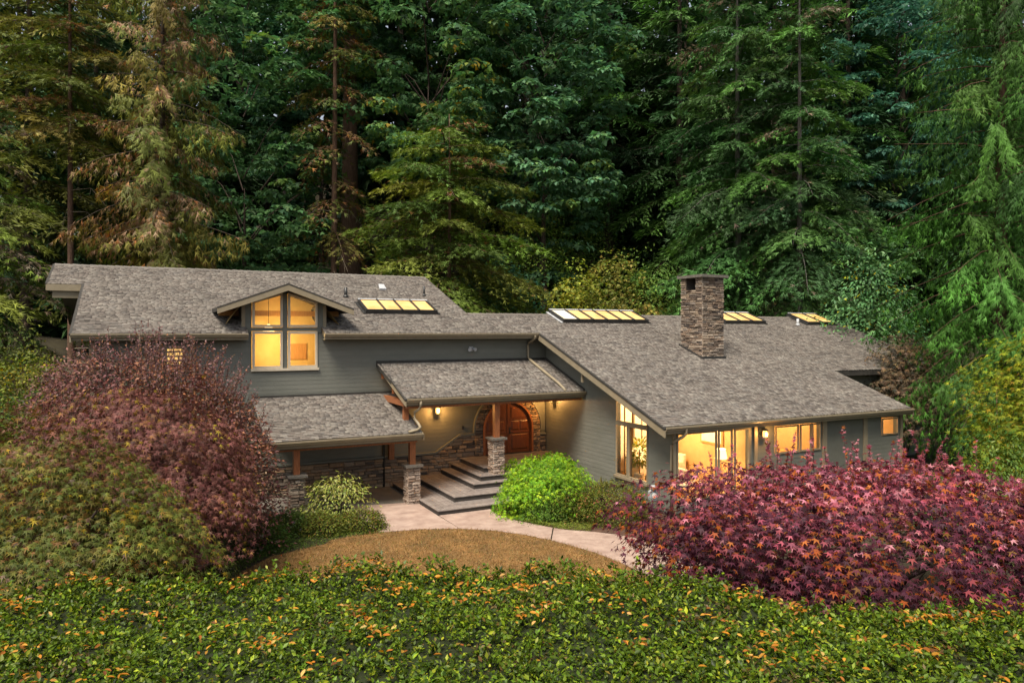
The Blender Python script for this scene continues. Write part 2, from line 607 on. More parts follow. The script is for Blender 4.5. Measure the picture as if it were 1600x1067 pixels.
def shingle_plane(parent, O, ud, sd, nd, length, interval, expo=.118, wr=(.11, .26), seed=1):
    """O: eave origin, ud: along eave, sd: up slope, nd: normal; interval(s)->[(a,b)] along ud"""
    r = random.Random(seed)
    O, ud, sd, nd = map(Vector, (O, ud, sd, nd))
    n = int(length / expo)
    for k in range(n):
        s0 = k * expo
        s1 = min(length, s0 + expo * 1.35)
        for a, b in interval(s0 + expo * .5):
            x = a - r.random() * .25
            while x < b - .02:
                w = r.uniform(*wr)
                x0, x1 = max(a, x), min(b, x + w - .004)
                x += w
                if x1 - x0 < .03:
                    continue
                t = r.choice((.014, .016, .020, .024)) + r.uniform(0, .003)
                j = r.uniform(-.0015, .0015)
                p = [O + ud * x0 + sd * (s0 + j) + nd * t, O + ud * x1 + sd * (s0 + j) + nd * t,
                     O + ud * x1 + sd * s1 + nd * .002, O + ud * x0 + sd * s1 + nd * .002,
                     O + ud * x0 + sd * (s0 + j) - nd * .01, O + ud * x1 + sd * (s0 + j) - nd * .01]
                c = (p[0] + p[1]) / 2
                SH.append((c.x * SY + c.y * CY, parent, p, r.random()))


SF = [(0, 1, 2), (0, 2, 3), (4, 5, 1), (4, 1, 0), (4, 0, 3), (1, 5, 2)]


def finish_shingles():
    SH.sort(key=lambda t: t[0])
    for d, par, p, pk in SH[:300]:
        c = (p[0] + p[1]) / 2
        mobj('shingle', p, SF, 'shingle_one', par)
    groups = {}
    for d, par, p, pk in SH[300:]:
        groups.setdefault(par.name, (par, []))[1].append((p, pk))
    for par, L in groups.values():
        V = np.array([[tuple(q) for q in p] for p, _ in L]).reshape(-1, 3)
        T = (np.array(SF)[None] + (np.arange(len(L)) * 6)[:, None, None]).reshape(-1, 3)
        o = tri_mesh('shingle_field', V, T, 'shingle_many', par, pick=np.repeat([k for _, k in L], 6))
        tag(o, kind='stuff')


SN = math.sqrt(1 + SL * SL)
SD = (0, 1 / SN, SL / SN)
ND = (0, -SL / SN, 1 / SN)
UR0, UR1, UR2 = 14.6, 26.9, 34.75
VR, VL = 28.4, 33.6
VE, VF, VM = 26.2, 18.08, 21.65


def deck_poly(name, poly, parent, zf, th=.2, mat='trim_dark'):
    return MB().prism([(u, v, zf(v) - th) for u, v in poly], (0, 0, th)).build(name, mat, parent)


roof = deck_poly('roof', [(-2.1, VE), (3.12, VE), (3.12, 28.7), (5.74, 28.7), (5.74, VE), (UR0, VE), (UR0, VF), (UR1, VF), (UR1, VM), (UR2, VM), (UR2, VR), (12.3, VR), (12.3, VL), (-3.25, VL), (-3.25, 31.15), (-2.1, 31.15)], house, RZ)


def main_interval(s):
    v = VF + s / SN
    L = []
    if v < VM:
        return [(UR0, UR1)]
    if v < VE:
        return [(UR0, UR2)]
    if v < VR:
        return [(-2.1, 3.12), (5.74, UR2)]
    if v < 28.7:
        return [(-2.1, 3.12), (5.74, 12.3)]
    if v < 31.15:
        return [(-2.1, 12.3)]
    return [(-3.25, 12.3)]


shingle_plane(roof, (0, VF - .02, RZ(VF - .02) + .003), (1, 0, 0), SD, ND, (VL - VF) * SN, main_interval, seed=11)
# back slopes
zb, zr = RZ(VL), RZ(VR)
MB().prism([(-3.25, VL, zb - .2), (12.3, VL, zb - .2), (12.3, 39.5, zb - .2 - SL * 5.9), (-3.25, 39.5, zb - .2 - SL * 5.9)], (0, 0, .2)).build('rear_roof', 'shingle_one', house)
MB().prism([(12.3, VR, zr - .2), (UR2, VR, zr - .2), (UR2, 35.5, zr - .2 - SL * 7.1), (12.3, 35.5, zr - .2 - SL * 7.1)], (0, 0, .2)).build('rear_roof', 'shingle_one', house)
# ridge caps
for (a, b, vv) in ((-3.25, 12.3, VL), (12.3, UR2, VR)):
    m = MB()
    x = a
    zz = RZ(vv)
    while x < b - .05:
        x1 = min(b, x + .3)
        t = .03 + rs.uniform(0, .012)
        m.add([(x, vv - .15, zz - .15 * SL + t), (x1, vv - .15, zz - .15 * SL + t * .5), (x1, vv, zz + t * .6 + .01), (x, vv, zz + t + .012), (x, vv + .15, zz - .15 * SL + t), (x1, vv + .15, zz - .15 * SL + t * .5),
               (x, vv - .15, zz - .15 * SL - .01), (x1, vv - .15, zz - .15 * SL - .01)],
              [(0, 1, 2, 3), (3, 2, 5, 4), (6, 7, 1, 0), (0, 3, 4, 6)])
        x = x1
    tag(m.build('ridge_cap', 'shingle_one', roof), kind='stuff')

# gable triangle between the high and the low roof, and end walls
MB().prism([(12.0, VR - .8, 5.0), (12.0, 38.6, 5.0), (12.0, 38.6, RZ(VL) - SL * 5.0 - .22), (12.0, VL, RZ(VL) - .22), (12.0, VR - .8, RZ(VR - .8) - .22)], (-.15, 0, 0)).build('wall', 'siding', house)
wl = MB().prism([(-1.55, V1, 0), (-1.55, 38.6, 0), (-1.55, 38.6, RZ(VL) - SL * 5.0 - .22), (-1.55, VL, RZ(VL) - .22), (-1.55, V1, RZ(V1) - .22)], (.15, 0, 0)).build('wall', 'siding', house)
box('wall', -1.55, 12, 38.45, 38.6, 0, RZ(VL) - SL * 5.0 - .24, 'siding', house)
box('wall', 12, 34.2, 34.6, 34.75, 0, RZ(VR) - SL * 6.2 - .24, 'siding', house)
MB().prism([(34.2, 22.3, 0), (34.2, 34.6, 0), (34.2, 34.6, RZ(VR) - SL * 6.2 - .22), (34.2, VR, RZ(VR) - .22), (34.2, 22.3, RZ(22.3) - .22)], (.15, 0, 0)).build('wall', 'siding', house)
box('wall', 26.6, 34.35, 22.15, 22.3, 0, RZ(22.15) - .22, 'siding', house)
MB().prism([(26.6, V2 + .15, 0), (26.6, 22.15, 0), (26.6, 22.15, RZ(22.15) - .22), (26.6, V2 + .15, RZ(V2 + .15) - .22)], (.15, 0, 0)).build('wall', 'siding', house)


# ---------------------------------------------------------------- boards on walls
def boards(parent, uv, base, nd, z0, z1, spans, h=.152, name='siding_board'):
    """lap siding. uv: direction along wall (2-D), base: 2-D origin, nd: outward 2-D normal.
    spans(za, zb) -> list of (a_low, b_low, a_high, b_high)"""
    k = 0
    z = z0
    while z < z1 - .02:
        zt = min(z1, z + h)
        for al, bl, ah, bh in spans(z, zt):
            if max(bl - al, bh - ah) < .05:
                continue
            P = []
            for (a, zz, d) in ((al, z, .014), (bl, z, .014), (bh, zt, .009), (ah, zt, .009)):
                P.append((base[0] + uv[0] * a + nd[0] * d, base[1] + uv[1] * a + nd[1] * d, zz))
            for (a, zz) in ((al, z), (bl, z), (bh, zt), (ah, zt)):
                P.append((base[0] + uv[0] * a + nd[0] * .001, base[1] + uv[1] * a + nd[1] * .001, zz))
            mobj(name, P, [(0, 1, 2, 3), (4, 5, 1, 0), (3, 2, 6, 7), (4, 0, 3, 7), (1, 5, 6, 2)], 'siding', parent)
        z = zt


def minus(a, b, holes):
    segs = [(a, b)]
    for h0, h1 in holes:
        out = []
        for s, e in segs:
            if h1 <= s or h0 >= e:
                out.append((s, e))
            else:
                if h0 > s: out.append((s, h0))
                if h1 < e: out.append((h1, e))
        segs = out
    return segs


# facade V1 : U -1.4 .. 15.24
DWIN = (3.30, 5.60, 4.62)          # dormer window block
ARC_C, ARC_R, ARC_Z = 13.40, 1.52, 1.95
wf = MB()
wf.box(-1.4, 3.30, V1, V1 + .18, 0, RZ(V1) - .21)
wf.box(3.30, 5.60, V1, V1 + .18, 0, 4.62)
wf.box(5.60, 15.22, V1, V1 + .18, 0, RZ(V1) - .21)
wall_f = wf.build('wall', 'wall', house)


def spans_f(za, zb):
    holes = []
    zm = (za + zb) / 2
    if zb > 4.62:
        holes.append((3.28, 5.62))
    if zm < 1.16:
        return []
    if zm < ARC_Z + ARC_R - .05:
        dz = max(0, zm - ARC_Z)
        w = math.sqrt(max(0, ARC_R ** 2 - dz * dz)) - .04
        holes.append((ARC_C - w, ARC_C + w))
    if 2.45 < zm < 3.6 and False:
        pass
    # stone skirt that climbs towards the door
    if zm < 1.82:
        x = 10.2 + (zm - 1.16) / (1.80 - 1.16) * 1.05
        holes.append((x, 15.3))
    return [(a, b, a, b) for a, b in minus(-1.4, 15.22, holes)]


boards(wall_f, (1, 0), (0, V1), (0, -1), 1.16, RZ(V1) - .23, spans_f)

# gable wall U0 : V 18.4 .. 26.76, slanted top
GW0, GW1, GWZ = 19.66, 21.52, .80


def under(v):
    return RZ(v) - .23


wg = MB()
wg.prism([(U0, GW1, 0), (U0, V1, 0), (U0, V1, under(V1)), (U0, GW1, under(GW1))], (.18, 0, 0))
wg.prism([(U0, V2, 0), (U0, GW0, 0), (U0, GW0, under(GW0)), (U0, V2, under(V2))], (.18, 0, 0))
wg.prism([(U0, GW0, 0), (U0, GW1, 0), (U0, GW1, GWZ), (U0, GW0, GWZ)], (.18, 0, 0))
wall_g = wg.build('wall', 'wall', house)


def spans_g(za, zb):
    lo = lambda z: max(V2, 26.2 + (z + .23 - 5.93) / SL)
    out = []
    a_l, a_h = lo(za), lo(zb)
    if zb <= GWZ + .08:
        return [(a_l, V1 - .03, a_h, V1 - .03)]
    # right (front) piece
    out.append((min(a_l, GW0), GW0, min(a_h, GW0), GW0))
    out.append((max(a_l, GW1), V1 - .03, max(a_h, GW1), V1 - .03))
    return out


boards(wall_g, (0, 1), (U0, 0), (-1, 0), .05, under(V1), spans_g)

# front wall V2 : U 15.24 .. 26.75
FW = [(15.36, 18.60, .42, 2.68), (19.80, 22.15, 1.62, 2.64), (25.55, 26.55, 1.92, 2.60)]
wq = MB()
zt = under(V2)
edges = [15.42, 15.36]
cur = U0 + .18
for (a, b, z0_, z1_) in FW:
    if a > cur: wq.box(cur, a, V2, V2 + .18, 0, zt)
    wq.box(a, b, V2, V2 + .18, 0, z0_)
    wq.box(a, b, V2, V2 + .18, z1_, zt)
    cur = b
wq.box(cur, 26.75, V2, V2 + .18, 0, zt)
wall_q = wq.build('wall', 'wall', house)


def spans_q(za, zb):
    holes = [(a, b) for a, b, z0_, z1_ in FW if zb > z0_ + .06 and za < z1_ - .06]
    return [(a, b, a, b) for a, b in minus(U0, 26.75, holes)]


boards(wall_q, (1, 0), (0, V2), (0, -1), .05, zt, spans_q)

# ---------------------------------------------------------------- porch roofs
PV, PZ0, PZ1 = 23.62, 3.68, 4.80
PS = (PZ1 - PZ0) / (V1 - PV)
LV, LZ0, LZ1 = 23.36, 2.52, 3.63
LS = (LZ1 - LZ0) / (V1 - LV)
pr = deck_poly('porch_roof', [(7.95, PV), (U0 - .03, PV), (U0 - .03, V1 - .03), (7.80, V1 - .03)], house, lambda v: PZ0 + PS * (v - PV), .16)
n_ = math.sqrt(1 + PS * PS)
shingle_plane(pr, (0, PV - .02, PZ0 - .004), (1, 0, 0), (0, 1 / n_, PS / n_), (0, -PS / n_, 1 / n_), (V1 - .03 - PV) * n_, lambda s: [(7.93 - .04 * s, U0 - .035)], seed=21)
lr = deck_poly('side_roof', [(3.3, LV), (8.42, LV), (8.5, V1 - .03), (3.3, V1 - .03)], house, lambda v: LZ0 + LS * (v - LV), .16)
n_ = math.sqrt(1 + LS * LS)
shingle_plane(lr, (0, LV - .02, LZ0 - .004), (1, 0, 0), (0, 1 / n_, LS / n_), (0, -LS / n_, 1 / n_), (V1 - .03 - LV) * n_, lambda s: [(3.3, 8.42 + .02 * s)], seed=22)
# flashing where the roofs meet the walls
box('flashing', 7.8, U0 - .06, V1 - .07, V1 - .032, PZ1 - .02, PZ1 + .06, 'trim_dark', pr)
box('flashing', 3.3, 8.5, V1 - .07, V1 - .032, LZ1 - .02, LZ1 + .06, 'trim_dark', lr)
MB().prism([(U0 - .035, PV, PZ0), (U0 - .035, V1 - .08, PZ1 - .02), (U0 - .035, V1 - .08, PZ1 + .07), (U0 - .035, PV, PZ0 + .08)], (-.03, 0, 0)).build('flashing', 'trim_dark', pr)
# ceilings under the porch roofs
MB().prism([(8.0, PV + .15, PZ0 - .30), (U0 - .04, PV + .15, PZ0 - .30), (U0 - .04, V1 - .04, PZ1 - .30), (7.95, V1 - .04, PZ1 - .30)], (0, 0, .05)).build('porch_ceiling', 'siding', house)
MB().prism([(3.4, LV + .15, LZ0 - .30), (8.36, LV + .15, LZ0 - .30), (8.4, V1 - .04, LZ1 - .30), (3.4, V1 - .04, LZ1 - .30)], (0, 0, .05)).build('porch_ceiling', 'siding', house)
# beams and posts
box('porch_beam', 8.05, U0 - .04, 23.80, 24.0, 3.30, 3.50, 'wood_red', house)
box('porch_beam', 3.5, 8.36, 23.66, 23.86, 2.14, 2.36, 'wood_red', house)
for q in (25.0, 26.3):
    MB().prism([(7.98, q, PZ0 + PS * (q - PV) - .44), (8.02, q + .14, PZ0 + PS * (q - PV) - .44), (8.02, q + .14, PZ0 + PS * (q - PV) - .17), (7.98, q, PZ0 + PS * (q - PV) - .17)], (-.1, 0, 0)).build('beam_end', 'wood_red', house)
box('porch_beam', 8.0, 8.2, 24.0, V1 - .05, 3.36, 3.56, 'wood_red', house)

# ---------------------------------------------------------------- dormer
DU, DA, DB, DVF = 4.44, 2.12, 6.76, 26.10
DZ, DZE = 7.66, 6.80
ds = (DZ - DZE) / (DU - DA)
vr_ = 26.2 + (DZ - 5.93) / SL + .1
ve_ = 26.2 + (DZE - 5.93) / SL + .1
dorm = MB()
dorm.prism([(DU, DVF, DZ - .14), (DU, vr_, DZ - .14), (DA, ve_, DZE - .14), (DA, DVF, DZE - .14)], (0, 0, .14))
dorm.prism([(DU, DVF, DZ - .14), (DB, DVF, DZE - .14), (DB, ve_, DZE - .14), (DU, vr_, DZ - .14)], (0, 0, .14))
dormer = dorm.build('dormer_roof', 'trim_dark', house)
dn = math.sqrt(1 + ds * ds)
for sg, ue in ((1, DA), (-1, DB)):
    L_ = (DU - DA) * dn
    shingle_plane(dormer, (ue, DVF - .01, DZE + .003), (0, 1, 0), (sg / dn, 0, ds / dn), (-sg * ds / dn, 0, 1 / dn), L_, lambda s: [(0, (ve_ - DVF) + (vr_ - ve_) * s / L_)], seed=31 + sg)
# rake boards on the gable face
for ue in (DA, DB):
    MB().prism([(DU, DVF - .03, DZ - .02), (ue, DVF - .03, DZE - .02), (ue, DVF - .03, DZE - .22), (DU, DVF - .03, DZ - .24)], (0, -.045, 0)).build('rake_board', 'trim', dormer)
    MB().prism([(DU, DVF - .085, DZ + .015), (ue, DVF - .085, DZE + .015), (ue, DVF - .085, DZE - .03), (DU, DVF - .085, DZ - .03)], (0, .06, 0)).build('drip_edge', 'trim_dark', dormer)
# gable wall around the windows (above the eave)
gw = MB()
gz = lambda u: DZ - ds * abs(u - DU) - .16
gw.prism([(2.98, V1, 5.9), (3.30, V1, 5.9), (3.30, V1, gz(3.30)), (2.98, V1, gz(2.98))], (0, .15, 0))
gw.prism([(5.60, V1, 5.9), (5.90, V1, 5.9), (5.90, V1, gz(5.90)), (5.60, V1, gz(5.60))], (0, .15, 0))
gw.prism([(4.37, V1, 4.6), (4.53, V1, 4.6), (4.53, V1, gz(4.5)), (4.37, V1, gz(4.38))], (0, .15, 0))
gw.box(3.28, 5.62, V1 + .001, V1 + .14, 5.99, 6.12)
gw.prism([(3.30, V1, 7.02), (4.37, V1, 7.36), (4.53, V1, 7.36), (5.60, V1, 7.02), (5.60, V1, gz(5.6)), (DU, V1, gz(DU)), (3.30, V1, gz(3.3))], (0, .15, 0))
for uu in (2.98, 5.78):
    gw.prism([(uu, V1 + .15, 6.0), (uu, 29.0, 6.6), (uu, 29.0, 6.9), (uu, V1 + .15, gz(3.0))], (.12, 0, 0))
gw.build('dormer_wall', 'siding', house)
for uu in (2.965, 5.795):
    box('corner_board', uu, uu + .12, V1 - .03, V1 + .0, 6.1, gz(2.98) - .02, 'trim', house)


def frame_loop(name, outer, t, depth, axis_n, mat, parent):
    """frame from a planar loop of 3-D points; inner loop moved towards the centre by t"""
    c = sum((Vector(p) for p in outer), Vector()) / len(outer)
    n = len(outer)
    P = [Vector(p) for p in outer]
    nd = Vector(axis_n).normalized()
    # inward offset by edge normals
    inner = []
    for i in range(n):
        a, b, d = P[i - 1], P[i], P[(i + 1) % n]
        e1 = (b - a).normalized(); e2 = (d - b).normalized()
        n1 = nd.cross(e1); n2 = nd.cross(e2)
        if n1.dot(c - b) < 0: n1 = -n1
        if n2.dot(c - b) < 0: n2 = -n2
        k = (n1 + n2)
        k = k / max(.3, (1 + n1.dot(n2)))
        inner.append(b + k * t)
    v = [p for p in P] + inner + [p + nd * depth for p in P] + [p + nd * depth for p in inner]
    f = []
    for i in range(n):
        j = (i + 1) % n
        f += [(2 * n + i, 2 * n + j, 3 * n + j, 3 * n + i), (i, j, 2 * n + j, 2 * n + i), (n + j, n + i, 3 * n + i, 3 * n + j), (j, i, n + i, n + j)]
    o = mobj(name, v, f, mat, parent)
    return o, inner


def window(loops, nd, name='window', t=.075, depth=.06, mat='window_trim', glass='glass', sill=None, parent=None, pane_in=.02):
    """one window unit: frame, a pane per loop, an optional sill"""
    nd = Vector(nd)
    w = None
    for k, lp in enumerate(loops):
        fr, inner = frame_loop('window' if w is None else 'frame', lp, t, depth, nd, mat, house if w is None else w)
        if w is None:
            w = fr
        q = [p - nd * pane_in for p in inner]
        c = sum(q, Vector()) / len(q)
        q = [c + (p - c) * 1.02 for p in q]
        if (q[1] - q[0]).cross(q[2] - q[1]).dot(nd) < 0:
            q = q[::-1]
        mobj('pane', q, [tuple(range(len(q)))], glass, w)
    if sill:
        MB().box(*sill).build('sill', mat, w)
    return w


YF = V1 - .002
dz_in = .10
window([[(3.32, YF, 4.66), (4.36, YF, 4.66), (4.36, YF, 5.98), (3.32, YF, 5.98)],
        [(4.54, YF, 4.66), (5.59, YF, 4.66), (5.59, YF, 5.98), (4.54, YF, 5.98)],
        [(3.32, YF, 6.13), (4.36, YF, 6.13), (4.36, YF, 7.38), (3.32, YF, 7.05)],
        [(4.54, YF, 6.13), (5.59, YF, 6.13), (5.59, YF, 7.05), (4.54, YF, 7.38)]], (0, -1, 0), depth=.05, t=.085, sill=(3.27, 5.64, V1 - .09, V1 - .01, 4.57, 4.655))


# room behind the dormer
def room(name, u0, u1, v0, v1, z0, z1, mat, floor='floor_wood', open_v0=True):
    m = MB()
    m.add([(u0, v0, z0), (u1, v0, z0), (u1, v1, z0), (u0, v1, z0), (u0, v0, z1), (u1, v0, z1), (u1, v1, z1), (u0, v1, z1)],
          [(4, 5, 6, 7), (2, 3, 7, 6), (1, 2, 6, 5), (3, 0, 4, 7)])
    o = m.build(name, mat, house)
    mobj('room_floor', [(u0, v0, z0 + .001), (u1, v0, z0 + .001), (u1, v1, z0 + .001), (u0, v1, z0 + .001)], [(0, 1, 2, 3)], floor, o)
    return o


def lamp(name, loc, power, color=(1, .55, .18), size=.12):
    l = bpy.data.lights.new(name, 'POINT')
    l.energy = power
    l.color = color
    l.shadow_soft_size = size
    o = bpy.data.objects.new(name, l)
    o.location = loc
    COL.objects.link(o)
    return o


dr = MB()
dr.add([(2.2, V1 + .19, 3.9), (6.7, V1 + .19, 3.9), (6.7, 28.6, 3.9), (2.2, 28.6, 3.9),
        (2.2, V1 + .19, 5.9), (6.7, V1 + .19, 5.9), (6.7, 28.6, 6.5), (2.2, 28.6, 6.5), (3.12, V1 + .19, 7.1), (5.76, V1 + .19, 7.1), (5.76, 28.6, 7.1), (3.12, 28.6, 7.1), (DU, V1 + .19, 7.48), (DU, 28.6, 7.48)],
       [(0, 1, 2, 3), (2, 3, 7, 11, 13, 10, 6), (1, 2, 6, 5), (3, 0, 4, 7), (4, 7, 11, 8), (5, 9, 10, 6), (8, 11, 13, 12), (12, 13, 10, 9)])
dr.build('upper_room', 'room_orange', house)
box('room_beam', 2.3, 6.6, 27.7, 27.85, 6.55, 6.75, 'room_wood', house)
pn = thing('pendant_lamp', 'round pendant lamp hanging inside the gabled dormer window', 'lamp', (4.0, 27.6, 6.0))
MB().tube([(4.0, 27.6, 6.25), (4.0, 27.6, 7.2)], .01, 6).build('cord', 'metal_dark', pn)
MB().tube([(4.0, 27.6, 5.98), (4.0, 27.6, 6.1), (4.0, 27.6, 6.25)], [.2, .16, .03], 16).build('lamp_shade', 'shade', pn, True)
wp = thing('framed_picture', 'dark framed picture on the ochre wall inside the dormer', 'picture', (5.2, 28.55, 5.0))
box('frame', 4.85, 5.55, 28.54, 28.58, 4.9, 5.5, 'room_wood', wp)

# ---------------------------------------------------------------- windows of the front wing
XG = U0 - .002
zsp = 2.68
window([[(XG, GW0, GWZ), (XG, GW1 - .78, GWZ), (XG, GW1 - .78, zsp - .03), (XG, GW0, zsp - .03)],
        [(XG, GW1 - .72, GWZ), (XG, GW1, GWZ), (XG, GW1, zsp - .03), (XG, GW1 - .72, zsp - .03)],
        [(XG, GW0, zsp + .04), (XG, GW1, zsp + .04), (XG, GW1, under(GW1) - .02), (XG, GW0, under(GW0) - .02)]], (-1, 0, 0), t=.05, depth=.05, mat='trim',
       sill=(U0 - .11, U0 - .01, GW0 - .05, GW1 + .05, GWZ - .09, GWZ - .005))
box('window_post', U0 - .04, U0 + .12, GW1 - .77, GW1 - .73, GWZ, zsp, 'trim', house)
box('window_rail', U0 - .045, U0 + .12, GW0, GW1, zsp - .03, zsp + .04, 'trim', house)
YQ = V2 - .002
window([[(15.38, YQ, .44), (17.10, YQ, .44), (17.10, YQ, 2.66), (15.38, YQ, 2.66)],
        [(17.16, YQ, .44), (17.80, YQ, .44), (17.80, YQ, 2.66), (17.16, YQ, 2.66)],
        [(17.88, YQ, .44), (18.58, YQ, .44), (18.58, YQ, 2.66), (17.88, YQ, 2.66)]], (0, -1, 0), t=.06, depth=.05, mat='trim')
window([[(19.82, YQ, 1.64), (20.98, YQ, 1.64), (20.98, YQ, 2.62), (19.82, YQ, 2.62)],
        [(21.06, YQ, 1.64), (21.62, YQ, 1.64), (21.62, YQ, 2.62), (21.06, YQ, 2.62)],
        [(21.68, YQ, 1.64), (22.13, YQ, 1.64), (22.13, YQ, 2.62), (21.68, YQ, 2.62)]], (0, -1, 0), t=.05, depth=.05, mat='trim')
window([[(25.57, YQ, 1.94), (26.53, YQ, 1.94), (26.53, YQ, 2.58), (25.57, YQ, 2.58)]], (0, -1, 0), t=.04, depth=.05, mat='trim')
for a, b in ((15.20, 15.33), (18.78, 18.92), (22.20, 22.42), (24.45, 24.67), (26.66, 26.78)):
    box('trim_board', a, b, V2 - .075, V2 - .03, .05, zt - .05, 'trim', house)
box('dark_panel', 22.45, 24.42, V2 - .045, V2 - .031, .05, zt - .06, 'wall', house)
# living room
lv = MB()
RV = 23.9
lv.add([(U0 + .185, V2 + .19, .35), (26.55, V2 + .19, .35), (26.55, RV, .35), (U0 + .185, RV, .35),
        (U0 + .185, V2 + .19, RZ(V2 + .19) - .26), (26.55, V2 + .19, RZ(V2 + .19) - .26), (26.55, RV, RZ(RV) - .26), (U0 + .185, RV, RZ(RV) - .26)],
       [(2, 3, 7, 6), (1, 2, 6, 5)])
lroom = lv.build('living_room', 'room', house)
mobj('room_ceiling', [lv.v[4], lv.v[5], lv.v[6], lv.v[7]], [(0, 1, 2, 3)], 'room_wood', lroom)
mobj('room_floor', [lv.v[0], lv.v[1], lv.v[2], lv.v[3]], [(0, 1, 2, 3)], 'floor_wood', lroom)
box('partition', 18.95, 19.10, V2 + .19, 22.6, .35, 3.0, 'room', lroom)
box('partition', 23.4, 23.55, V2 + .19, RV, .35, 2.95, 'room', lroom)
for uu in (16.0, 17.4):
    box('wood_column', uu, uu + .35, 23.5, 23.88, .35, 4.7, 'room_wood', lroom)
for vv_ in (20.0, 22.0):
    box('ceiling_beam', U0 + .2, 18.9, vv_, vv_ + .2, RZ(vv_) - .62, RZ(vv_) - .34, 'room_wood', lroom)
for i, uu in enumerate(np.arange(15.7, 18.6, .42)):
    box('curtain_fold', uu, uu + .30, 23.3 + .05 * (i % 2), 23.42 + .05 * (i % 2), .4, 3.9, 'cream', lroom)

# ---------------------------------------------------------------- gutters, fascia, rakes
def gutter(u0, u1, v, z, parent=house):
    """open K-shaped gutter with its front lip at v - .12, top at z"""
    pr_ = [(v, z - .13), (v - .085, z - .13), (v - .10, z - .08), (v - .13, z - .045), (v - .13, z), (v - .118, z), (v - .118, z - .035), (v - .088, z - .075), (v - .076, z - .115), (v - .012, z - .115), (v - .012, z), (v, z)]
    m = MB()
    n = len(pr_)
    m.add([(u0, a, b) for a, b in pr_] + [(u1, a, b) for a, b in pr_], [(i, (i + 1) % n, n + (i + 1) % n, n + i) for i in range(n)])
    for u in (u0, u1):
        m.prism([(u, v, z - .13), (u, v - .085, z - .13), (u, v - .13, z - .045), (u, v - .13, z), (u, v, z)], (.006 if u == u0 else -.006, 0, 0))
    return m.build('gutter', 'trim', parent)


def fascia(u0, u1, v, z, h=.22):
    return box('fascia', u0, u1, v - .03, v, z - h, z - .015, 'trim', house)


for a, b, v, z in ((-2.12, 3.12, VE, RZ(VE)), (5.72, 14.56, VE, RZ(VE)), (UR0 + .02, UR1, VF, RZ(VF)), (7.97, U0 - .04, PV, PZ0), (3.32, 8.44, LV, LZ0)):
    fascia(a, b, v - .001, z - .02)
    gutter(a, b, v - .032, z - .015)
box('fascia', UR1, UR2, VM - .03, VM - .001, RZ(VM) - .26, RZ(VM) - .03, 'trim_dark', house)
# soffits
box('soffit', -1.9, 3.1, VE + .02, V1 - .03, RZ(VE) - .25, RZ(VE) - .22, 'siding', house)
box('soffit', 5.76, 15.2, VE + .02, V1 - .03, RZ(VE) - .25, RZ(VE) - .22, 'siding', house)
box('soffit', U0, UR1 - .05, VF + .02, V2 - .03, RZ(VF) - .25, RZ(VF) - .22, 'siding', house)


def rake(u, va, vb, zf, h=.26, th=.05, parent=house):
    MB().prism([(u, va, zf(va) - .03), (u, vb, zf(vb) - .03), (u, vb, zf(vb) - .03 - h), (u, va, zf(va) - .03 - h)], (-th, 0, 0)).build('rake_board', 'trim', parent)
    MB().prism([(u + .02, va, zf(va) + .02), (u + .02, vb, zf(vb) + .02), (u + .02, vb, zf(vb) - .05), (u + .02, va, zf(va) - .05)], (-.085, 0, 0)).build('drip_edge', 'trim_dark', parent)


rake(UR0, VF - .12, VE - .02, RZ)
rake(-2.1, VE - .1, 31.15, RZ, .22)
rake(-3.25, 31.15, VL, RZ, .22)
rake(7.93, PV - .1, V1 - .06, lambda v: PZ0 + PS * (v - PV), .2)
MB().prism([(8.44, LV - .1, LZ0 - .06), (8.5, V1 - .06, LZ1 - .03), (8.5, V1 - .06, LZ1 - .22), (8.44, LV - .1, LZ0 - .25)], (.04, 0, 0)).build('rake_board', 'trim', house)
MB().prism([(UR1 + .002, VF - .1, RZ(VF) - .06), (UR1 + .002, VM, RZ(VM) - .03), (UR1 + .002, VM, RZ(VM) - .25), (UR1 + .002, VF - .1, RZ(VF) - .28)], (.05, 0, 0)).build('rake_board', 'trim', house)
# stepped overhang at the far end of the high ridge
box('fascia', -3.27, -2.16, 31.10, 31.145, RZ(31.15) - .26, RZ(31.15) - .02, 'trim', house)
box('outrigger_beam', -3.1, -1.5, 31.2, 31.4, RZ(31.15) - .52, RZ(31.15) - .26, 'trim', house)
box('knee_block', UR0 + .05, UR0 + .12, 22.9, 23.0, RZ(22.9) - .66, RZ(22.9) - .26, 'trim', house)
MB().prism([(UR0, VF + .1, RZ(VF) - .24), (U0 - .03, VF + .1, RZ(VF) - .24), (U0 - .03, VE, RZ(VE) - .24), (UR0, VE, RZ(VE) - .24)], (0, 0, .02)).build('soffit', 'siding', house)

# downspouts
MB().tube([(14.38, 26.08, 5.82), (14.38, 26.10, 5.72), (14.36, 26.30, 5.60), (14.35, 26.62, 5.50), (14.35, 26.66, 5.40), (14.35, 26.66, 4.88), (14.35, 26.50, 4.80), (14.35, 24.1, PZ0 + PS * (24.1 - PV) + .09), (14.35, 23.85, PZ0 + PS * (23.85 - PV) + .06), (14.35, 23.62, PZ0 + .02)], .055, 8).build('downspout', 'trim', house, True)
MB().tube([(8.45, 23.52, 3.58), (8.45, 23.52, 3.42), (8.42, 23.60, 3.30), (8.30, 23.72, 3.18), (8.28, 23.74, 2.95), (8.36, 23.55, 2.80), (8.40, 23.42, 2.68), (8.25, 23.36, 2.60), (7.95, 23.34, 2.56)], .05, 8).build('downspout', 'trim', house, True)
MB().tube([(15.45, 17.98, 2.86), (15.45, 17.98, 2.72), (15.40, 18.1, 2.58), (15.20, 18.30, 2.42), (15.14, 18.33, 2.3), (15.14, 18.33, .05)], .05, 8).build('downspout', 'trim', house, True)
